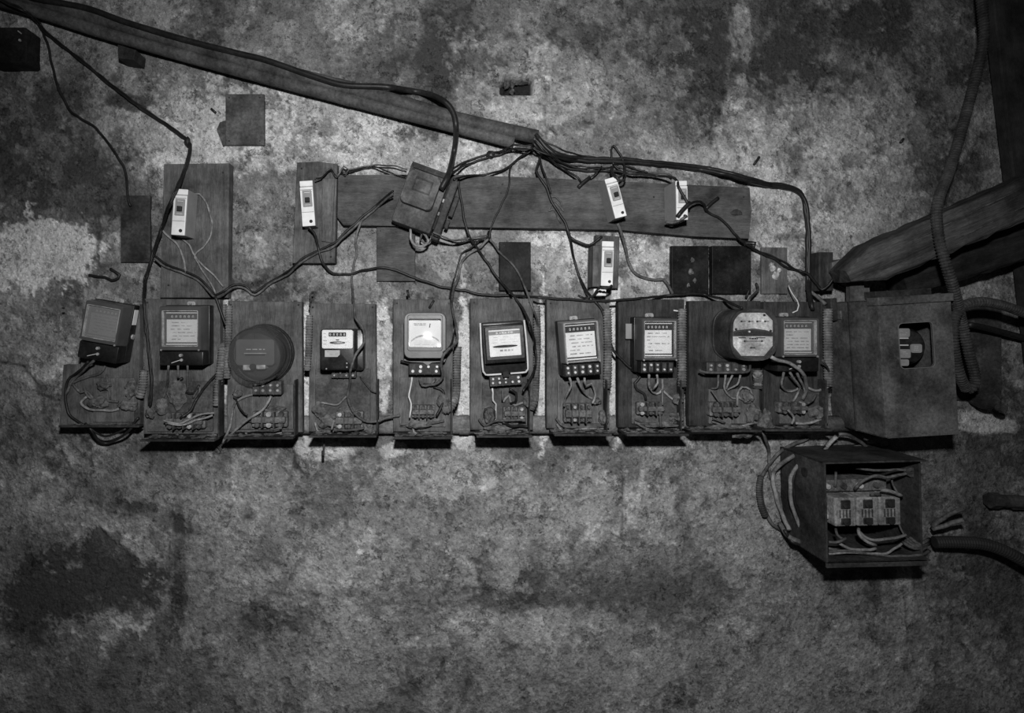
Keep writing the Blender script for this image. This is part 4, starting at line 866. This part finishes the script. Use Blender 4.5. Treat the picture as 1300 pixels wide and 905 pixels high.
# ================================================================ timbers and plank door on the right
def timber(name, label, p, q, hgt_, dep, m, cat='timber', ends=0, seed=0):
    p, q = Vector(p), Vector(q); ax = (q-p); L = ax.length; t = thing(name, label, cat, p); rnd = random.Random(seed)
    e = ax.normalized(); nrm = Vector((0, -1, 0)); nrm = (nrm-e*nrm.dot(e)).normalized(); upv = nrm.cross(e)
    if upv.z < 0: upv = -upv
    t.rotation_euler = Matrix((e, -nrm, upv)).transposed().to_euler()
    bm = bmesh.new(); n = 26; rings = []
    prof = ((-.5, -.5), (-.52, .05), (-.49, .42), (-.42, .5), (.0, .53), (.42, .5), (.5, .44), (.52, .0), (.5, -.5)); k_ = len(prof)
    for i in range(n+1):
        f = i/n; taper = 1 if f > .12 or not ends else .35+.65*f/.12
        row = []
        for (a_, c_) in prof:
            j = 1+.10*(rnd.random()-.5)
            row.append(bm.verts.new((L*f, -dep*c_*j, hgt_*a_*j*taper)))
        rings.append(row)
    for a_, c_ in zip(rings, rings[1:]):
        for i in range(k_): bm.faces.new((a_[i], a_[(i+1) % k_], c_[(i+1) % k_], c_[i]))
    bm.faces.new(rings[0][::-1]); bm.faces.new(rings[-1]); bmesh.ops.recalc_face_normals(bm, faces=bm.faces)
    m_ = bpy.data.meshes.new('timber_body'); bm.to_mesh(m_); bm.free(); m_.materials.append(m); ob = bpy.data.objects.new('timber_body', m_); COL.objects.link(ob); ob.parent = t
    return t, Vector((1, 0, 0)), Vector((0, 0, 1)), Vector((0, -1, 0)), L
tt, e, upv, nrm, L = timber('slanting_timber', 'charred timber slanting up to the right over the steel box', Wp(1066, 351, .11), Wp(1430, 194, .20), .088, .07, beamm, ends=1, seed=3)
for i in range(7):
    rnd = random.Random(i); b = B(); f0 = .25+.1*i; p0 = e*(L*f0)+nrm*.037+upv*(.05*(rnd.random()-.5)); p1 = p0+e*(.05+.05*rnd.random())+upv*.003
    bm = b.bm; tube_bm(bm, [p0, p0.lerp(p1, .5)+nrm*.0015, p1], .0022, 6, lambda k: (.2, 1, .2)[k]); b.done('splinter', rust, tt)
timber('slanting_timber', 'black lower timber under the charred one', Wp(1135, 356, .042), Wp(1440, 262, .112), .086, .07, beamd, seed=5)
# plank door leaning behind the timbers
t = thing('plank_door', 'dark plank door leaning at the edge behind the timbers', 'door', Wp(1366, 1150, 0), 6.6)
o = Wp(1395, 1150, 0)
for i in range(4):
    b = B(); u0 = .005+i*.155; b.box(u0, .0, .02, u0+.150, 2.9, .05, .003); b.done('plank', mat('dark door plank', .03, .75, var=.3, scale=6, grain='v', bump=.3), t)
for v in (.5, 2.0):
    b = B(); b.box(.05, v, -.005, .60, v+.12, .02); b.done('cross_rail', woodblk, t)

# ================================================================ flexible conduits
hose('flexible_conduit', [(1243,-30,.10),(1247,10,.10),(1249,50,.10),(1238,100,.09),(1222,160,.10),(1206,215,.12),(1192,252,.17),(1189,275,.18),(1193,308,.19),(1203,342,.19),(1213,375,.17),(1221,410,.13),(1231,450,.12),(1238,478,.115),(1236,490,.11),(1228,496,.10)], 5.2, hosem, 'long ribbed conduit dropping past the slanting timber', hug=False, pitch=3.6)
hose('flexible_conduit', [(1330,408,.12),(1300,397,.13),(1270,387,.14),(1243,383,.15),(1222,389,.15),(1212,405,.15),(1210,430,.15),(1213,455,.14),(1219,478,.13),(1226,493,.11)], 5.3, hosem, 'ribbed conduit looping in from the side behind the steel box', hug=False, pitch=3.6)
t = thing('cable_gland', 'dark gland where the two ribbed conduits meet', 'gland', Wp(1226, 505, 0)); b = B(); b.blob(0, 0, .05, .011, .022, .04, 3, .12, 4); b.done('body', iron, t, True); b = B(); b.cyl(0, -.012, .085, .1, .009, 12); b.done('nut', steel, t)
wire('cable', [(1229,412,.06),(1250,416,.05),(1300,429,.04),(1340,440,.04)], 4.5, wireb, 'black cable running level behind the conduit loop', 'cable', hug=False, seg=10)
hose('flexible_conduit', [(1186,688,.05),(1215,688,.06),(1245,690,.07),(1270,697,.08),(1300,712,.09),(1340,735,.09)], 7.2, mat('black ribbed hose', .03, .5, var=.2, scale=20), 'thick ribbed hose leaving the open fuse box sideways', hug=False, pitch=3.0, amp=.07)
t = thing('pipe_stub', 'short dark pipe stub with a bolt end sticking out of the wall', 'pipe', Wp(1262, 636, 0)); o = Wp(1262, 636, 0)
bm = bmesh.new(); tube_bm(bm, [Wp(1262, 635, .03)-o, Wp(1345, 640, .03)-o], .0155, 14); m_ = bpy.data.meshes.new('tube'); bm.to_mesh(m_); bm.free(); m_.materials.append(steeld); ob = bpy.data.objects.new('tube', m_); COL.objects.link(ob); ob.parent = t
bm = bmesh.new(); tube_bm(bm, [Wp(1256, 635, .03)-o, Wp(1268, 635.5, .03)-o], .0195, 6); m_ = bpy.data.meshes.new('collar'); bm.to_mesh(m_); bm.free(); m_.materials.append(steeld); ob = bpy.data.objects.new('collar', m_); COL.objects.link(ob); ob.parent = t
b = B(); b.box(.02, -.012, -.004, .06, .012, .03); b.done('bracket', steeld, t)
for pts, lab in (([(1184,668),(1198,657),(1212,649),(1224,646)], 'upper of two cut cable ends sticking out of the open fuse box'), ([(1184,672),(1197,668),(1212,662),(1224,660)], 'lower of two cut cable ends sticking out of the open fuse box')):
    wire('cable_end', [(a_, c_, .05+.012*i) for i, (a_, c_) in enumerate(pts)], 3.2, wireg, lab, 'cable', hug=False)
# short ribbed conduits between the boards
for pts, r_, lab in (
    ([(183,470),(181,492),(177,505)], 4.5, 'ribbed conduit between the two leftmost boards'),
    ([(283,386),(283,420),(281,455),(277,490),(275,515)], 4.6, 'ribbed conduit beside the widest dusty board'),
    ([(291,388),(290,430),(288,480)], 4.0, 'ribbed conduit on the near flank of the round meter board'),
    ([(393,400),(392,440),(390,470)], 4.0, 'ribbed conduit beside the small black meter'),
    ([(581,440),(580,470),(579,500),(572,517),(562,521)], 5.0, 'ribbed conduit bending below the grey rounded meter'),
    ([(681,388),(682,430),(681,470),(679,505),(674,520)], 4.6, 'ribbed conduit beside the bakelite meter'),
    ([(771,392),(772,440),(771,493)], 5.0, 'ribbed conduit beside the pale covered meter'),
    ([(866,392),(866,440),(866,492)], 5.0, 'ribbed conduit beside the shiny covered meter'),
    ([(962,470),(962,492)], 5.0, 'short ribbed conduit below the rounded two-plate meter'),
    ([(1051,392),(1051,440),(1052,490)], 5.0, 'ribbed conduit squeezed against the big steel box')):
    hose('ribbed_conduit', pts, r_, corr, lab, lift=.001)

# ================================================================ wires on the wall
wire('thick_cable', [(20,-12),(45,-2),(109,10),(160,28),(229,49),(300,67),(340,77),(401,98),(438,108),(485,110),(515,114),(546,120),(567,131),(577,148),(579,172),(575,200),(569,222),(560,240)], 4.1, wireb, 'thick black cable lying on the sloping pipes and dropping to the fuse box', 'cable', seg=10, lift=0)
for k, off in enumerate(((-1, 0), (1.6, .3), (.2, 2.2))):
    wire('feeder_wire', [(-10,-6),(25,10),(41,20),(60,42),(109,81),(142,108),(178,135),(219,163),(238,178),(241,189),(234,216),(226,236),(214,262),(203,296),(193,327),(184,358),(183,385),(185,411),(188,440),(192,482),(190,515)], 1.3, wireb, 'long black feeder wire dropping from the pipes to the widest board', 'wire', group='feeder wires', off=off, lift=.003*k)
t = tag(B().blob(0, 0, 0, .008, .013, .006, 2, .25, 2).done('tape_knot', wireb), 'lump of tape where the feeder wires bend', 'tape'); t.location = Wp(238, 180, .012)
wire('thin_wire', [(44,20),(51,30),(56,45),(62,61),(66,82),(71,102),(77,118),(84,132),(91,142),(102,150),(122,163),(142,188),(153,205),(158,214),(161,232),(163,253),(166,262)], 1.8, wireb, 'thin wavy wire hanging alone beside the feeder wires')
for k, off in enumerate(((0, -1.5), (0, 2))):
    wire('twin_wire', [(196,326),(211,337),(234,345),(254,356),(267,370),(275,376),(287,369),(298,363),(311,364),(324,372),(344,358),(367,345),(382,331),(402,320),(423,311),(438,297),(458,279),(476,264),(489,252),(499,244)], 1.7, (wireb, wireg)[k], ('black','grey')[k]+' strand of the twin wire looping from the tall board to the fuse box', off=off, lift=.002*k)
wire('long_wire', [(392,288),(401,300),(406,322),(413,338),(423,347),(443,348),(463,343),(484,339),(502,343),(530,354),(560,364),(590,369),(613,374),(663,376),(704,379),(772,382),(810,379),(848,375),(886,373),(914,379),(942,391)], 1.9, wireb, 'long sagging wire from the grooved board to the rounded meter', lift=.002)
for k, off in enumerate(((0, 0), (1, -3))):
    wire('twin_wire', [(400,228),(408,226),(413,221),(420,216),(427,226),(432,219),(436,214),(442,218),(438,224),(433,220),(448,217),(471,213),(494,213),(516,218)], 1.2, (wireb, wireg)[k], ('black','grey')[k]+' strand of the curled twin wire over the grooved board', off=off, lift=.002*k)
for k, off in enumerate(((0, 0), (1, 4))):
    wire('twin_wire', [(570,217),(582,210),(597,203),(618,196),(633,193),(645,187),(653,184),(664,185),(676,184)], 1.6, wireb, 'twin wire from the fuse box up to the pipe ends', group='twin wire to the pipe ends', off=off, lift=.003*k)
t = tag(B().blob(0, 0, 0, .011, .009, .007, 2, .3, 5).done('tape_knot', wireb), 'taped joint on the twin wire near the pipe ends', 'tape'); t.location = Wp(623, 196, .018)
wire('wire', [(576,228),(586,224),(613,222),(638,216),(650,208),(658,201),(668,194),(677,187)], 1.6, wireb, 'black wire skimming the top edge of the long plank')
wire('wire', [(660,200),(650,208),(647,218),(646,236),(644,246),(639,254),(633,268),(628,277),(623,290),(621,304)], 1.3, wireb, 'thin wire falling across the long plank to a knot')
t = tag(B().blob(0, 0, 0, .006, .012, .006, 2, .35, 8).done('tape_knot', wireb), 'knot of wires just below the long plank', 'tape'); t.location = Wp(621, 299, .02)
wire('wire', [(582,226),(583,240),(585,252),(588,270),(592,288),(597,302),(605,314),(613,326),(622,338),(633,354),(643,366),(651,375),(661,388),(669,402),(676,422),(680,445),(679,468),(672,485),(664,497)], 1.8, wireb, 'wire slanting from the fuse box down past the bakelite meter', lift=.003)
wire('wire', [(621,303),(628,311),(633,318),(641,327),(648,333),(655,342),(661,351),(667,365),(671,377),(677,392),(683,412),(685,440),(682,465)], 1.6, wireg, 'grey wire from the plank knot past the black scuffed plate')
wire('wire', [(620,303),(611,313),(602,318),(593,324),(587,331),(584,342),(582,353),(577,363),(574,376),(574,390),(576,402),(580,420),(580,434),(570,443),(562,452),(560,464),(562,478),(552,488),(538,488)], 2.0, wireg, 'grey wire from the plank knot to the grey rounded meter', lift=.002)
wire('wire', [(619,301),(608,306),(596,316),(586,322),(581,338),(576,356),(572,372),(575,398),(578,416),(572,438),(563,447)], 1.2, wireb, 'thin black wire running with the grey one to the rounded meter', lift=.004)
for k, off in enumerate(((0, 0), (0, 3))):
    wire('twin_wire', [(550,295),(560,299),(574,305),(588,304),(602,301),(619,299)], 1.3, (wireg, wireb)[k], ('grey','black')[k]+' strand of the short twin wire at the fuse box foot', off=off)
wire('wire', [(459,280),(453,297),(452,310),(453,322),(449,335),(447,353),(448,368),(449,390),(451,404),(457,412),(462,420),(463,434),(456,443),(450,452),(446,468),(443,492),(441,504),(445,517),(456,530),(466,535),(476,535),(492,530),(508,527)], 1.8, wireg, 'grey wire dropping over the flank of the small black meter', lift=.001)
# fan of wires leaving the pipe ends
for k, off in enumerate(((0, -2), (0, 2))):
    wire('twisted_cable', [(680,172),(692,186),(713,199),(746,203),(792,204),(823,207),(873,212),(912,218),(950,228),(975,235),(990,236),(1008,241),(1018,249),(1022,264),(1025,294),(1025,333),(1026,371),(1030,392)], 2.9, wireb, 'thick twisted cable sweeping right from the pipe ends and down to the last meter', 'cable', group='twisted cable strands', off=off if k == 0 else (2, 1.5), lift=.002*k)
wire('wire', [(679,178),(690,192),(706,208),(722,218),(734,226),(738,232)], 1.6, wireb, 'wire from the pipe ends stopping at a taped tip over the plank')
wire('taped_tip', [(734,238),(740,232),(749,225)], 2.8, wireb, 'taped wire tip lying on the top edge of the plank', 'tape'); wire('wire', [(748,226),(754,222),(760,216),(764,211)], 1.2, wireb, 'short whisker wire behind the taped tip')
wire('wire', [(676,180),(690,196),(706,206),(721,213),(746,217),(777,217),(800,220),(823,222),(856,226),(861,236),(866,246),(872,257),(874,262)], 1.9, wireb, 'wire running from the pipe ends over the half hidden breaker')
wire('wire', [(678,176),(694,191),(711,206),(746,211),(779,211),(807,217),(843,220),(853,224)], 1.4, wireg, 'slack grey wire under the twisted cable')
wire('wire', [(674,186),(688,194),(700,198),(716,208),(740,214),(768,213),(785,209)], 1.3, wireb, 'loose wire in the middle of the fan under the pipe ends')
wire('wire', [(682,174),(700,184),(724,194),(750,199),(775,203),(800,212),(822,219)], 1.3, wireb, 'topmost loose wire of the fan under the pipe ends')
wire('wire_coil', [(776,212),(777,222),(786,225),(793,219),(792,208),(784,206),(777,212),(779,221),(788,229),(794,225),(793,212),(790,200),(783,190),(779,185),(776,190),(777,202),(782,212),(790,218)], 1.5, wireb, 'small coil of wire above the leaning breaker', 'wire', step=2, lift=.004)
wire('wire', [(686,196),(685,202),(681,216),(686,226),(693,237),(697,247),(700,256),(708,268),(716,280),(721,292),(724,303),(727,323),(731,338),(736,353),(743,367),(751,378),(760,388),(766,398),(770,412),(773,428),(777,440),(782,449),(794,461),(806,471),(813,478),(806,486),(809,495),(818,500),(820,508)], 1.9, wireb, 'long wire from the pipe ends down to the shiny covered meter', lift=.001)
wire('wire', [(683,195),(688,212),(695,230),(699,246)], 1.4, wireb, 'second wire leaving the pipe ends beside the long one')
wire('wire_coil', [(700,250),(706,250),(712,258),(715,268),(711,262),(704,256),(699,262),(697,268),(703,266),(708,276),(712,283)], 1.1, wireg, 'small tangle of thin wire on the plank', 'wire', step=2)
wire('wire', [(724,301),(730,306),(739,309),(748,311),(756,307),(764,300)], 1.9, wireb, 'short wire branching to the lowest breaker')
wire('wire', [(734,375),(742,378),(752,377),(757,370),(762,365),(770,366),(777,362)], 1.6, wireb, 'wire looping under the lowest breaker', step=3)
wire('wire', [(784,284),(788,295),(792,307),(796,325),(800,338),(807,348),(817,353),(832,355),(843,355),(847,360),(854,373)], 2.2, wireg, 'grey wire from the leaning breaker to the blotched plate')
wire('wire', [(874,260),(880,257),(889,256),(894,260),(896,267),(903,271),(911,275),(922,284),(929,292),(934,299),(939,305),(947,310),(955,315),(970,323),(985,330),(1000,340),(1023,346),(1031,353),(1038,362),(1044,368),(1052,362),(1058,353)], 1.8, wireb, 'wire from the half hidden breaker across to the wooden blocks')
wire('wire', [(939,304),(948,307),(959,308),(957,313),(948,311),(960,318),(985,327),(1010,342),(1022,349)], 1.3, wireb, 'thinner wire knotted beside the pale grey plate', lift=.002)
wire('taped_tip', [(895,266),(903,258),(912,251)], 2.6, wireb, 'taped wire end pointing up across the plank end', 'tape'); wire('taped_tip', [(860,275),(867,266),(876,257)], 3.0, wireb, 'taped joint across the half hidden breaker', 'tape')
wire('wire', [(845,282),(853,283),(862,280),(872,274)], 1.9, wireg, 'short wire crossing under the half hidden breaker')
wire('wire', [(1024,366),(1032,372),(1040,378),(1048,386)], 2.4, wireg, 'stub of grey wire entering the board beside the steel box')
wire('wire', [(1001,362),(1005,371),(1012,382),(1014,388),(1012,394),(1006,397)], .9, wirew, 'thin white wire above the meter beside the steel box')
wire('wire', [(1060,358),(1070,364),(1083,368),(1095,372)], 1.6, wireb, 'black wire under the timber end')
wire('wire', [(979,453),(988,457),(997,459),(1006,463),(1015,469),(1021,477),(1023,485),(1024,495),(1019,507)], 2.4, wirel, 'pale wire from the rounded meter across the next meter', lift=.002)
wire('wire', [(1023,491),(1035,496),(1044,494),(1052,490),(1054,480)], 1.9, wirel, 'pale wire curving to the conduit beside the steel box')
wire('wire', [(855,394),(862,395),(866,401),(868,412),(869,424)], 1.1, wirew, 'pale seal wire arching off the shiny covered meter')
# left group
wire('wire', [(247,246),(253,246),(259,253),(265,266),(269,282),(267,300),(258,314),(247,324),(252,335),(260,348),(268,360),(274,373)], 1.4, wirel, 'grey wire bowing round the right flank of the first breaker')
wire('wire', [(206,292),(216,302),(226,311),(231,322),(234,333),(236,346)], 1.7, wirel, 'wire from the feeder bundle down the tall board')
wire('wire', [(232,304),(240,310),(245,322),(256,336),(272,350),(284,364)], 1.4, wirel, 'wire from the first breaker to the board corner')
wire('wire', [(273,376),(279,392),(283,403),(288,414),(290,428),(288,450),(280,469),(262,489),(250,506),(242,521),(229,531)], 2.0, wireb, 'wire from the tall board foot into the widest tray')
wire('wire_scrap', [(113,349),(124,351),(133,352),(142,356),(150,353),(152,349),(146,345),(140,341)], 2.0, wireb, 'scrap of bent wire stuck in the plaster above the grimy meter')
wire('wire_scrap', [(398,371),(394,374),(395,380),(393,389)], 1.5, wireb, 'bent wire scrap above the small black meter')
for x0, y0, x1, y1, lab in ((519,378,517,368,'nail in the plaster over the grey rounded meter'),(551,381,545,391,'bent nail in the board above the grey rounded meter'),(964,199,957,209,'dark peg in the plaster above the plank end'),(1147,176,1143,181,'small nail below the dark wall stain'),(268,138,274,143,'peg in the plaster beside the square plate'),(947,378,952,366,'splinter standing under the smooth dark plate')):
    wire('nail', [(x0, y0), (x1, y1)], 1.8, wireb, lab, 'nail')
wire('wire', [(950,382),(956,375),(962,368),(960,360)], 1.8, wireg, 'twisted scrap under the pale grey plate')
# bundle beside the open fuse box
for pts, r_, m_, lab in (
    ([(1026,556),(1010,563),(995,570),(984,580),(976,590),(968,603),(966,615),(968,636),(974,655),(984,668),(1000,678)], 2.6, wireg, 'outermost grey cable bowing round the open fuse box'),
    ([(1062,554),(1045,570),(1028,573),(1012,576),(998,584),(987,593),(981,604),(982,614),(986,632),(993,653),(1002,672)], 3.0, wirel, 'thick cable from the last board arching over the open fuse box'),
    ([(1059,556),(1048,570),(1040,577),(1024,583),(1012,591),(1005,602),(1003,614),(1005,637),(1012,660),(1020,674),(1031,690)], 2.6, wirel, 'cable lying along the flank of the open fuse box'),
    ([(1054,560),(1035,580),(1016,588),(1008,606),(1008,628),(1013,650),(1023,674),(1034,692)], 2.0, wireb, 'black wire lying along the flank of the open fuse box'),
    ([(1065,551),(1078,553),(1090,559),(1098,566),(1104,575)], 2.6, wireg, 'cable ducking behind the open fuse box top'),
    ([(969,548),(973,560),(976,572),(977,597),(982,615),(990,634),(992,650),(998,664)], 2.2, wireg, 'dusty cable falling straight from the sooty board'),
    ([(1052,572),(1075,569),(1095,566),(1115,569),(1130,567)], 2.2, wireg, 'level cable above the open fuse box'),
    ([(990,664),(1000,680),(1012,686),(1030,692)], 3.4, wireg, 'thick cable end at the foot of the open fuse box'),
    ([(996,672),(1006,688),(1020,691),(1034,697)], 2.4, wireb, 'black cable end at the foot of the open fuse box')):
    wire('bundle_cable', pts, r_, m_, lab, 'cable', lift=.004)
hose('ribbed_conduit', [(966,604),(964,620),(966,640),(972,656)], 3.6, corrd, 'thin ribbed sleeve on the outermost cable', lift=.008, pitch=3)
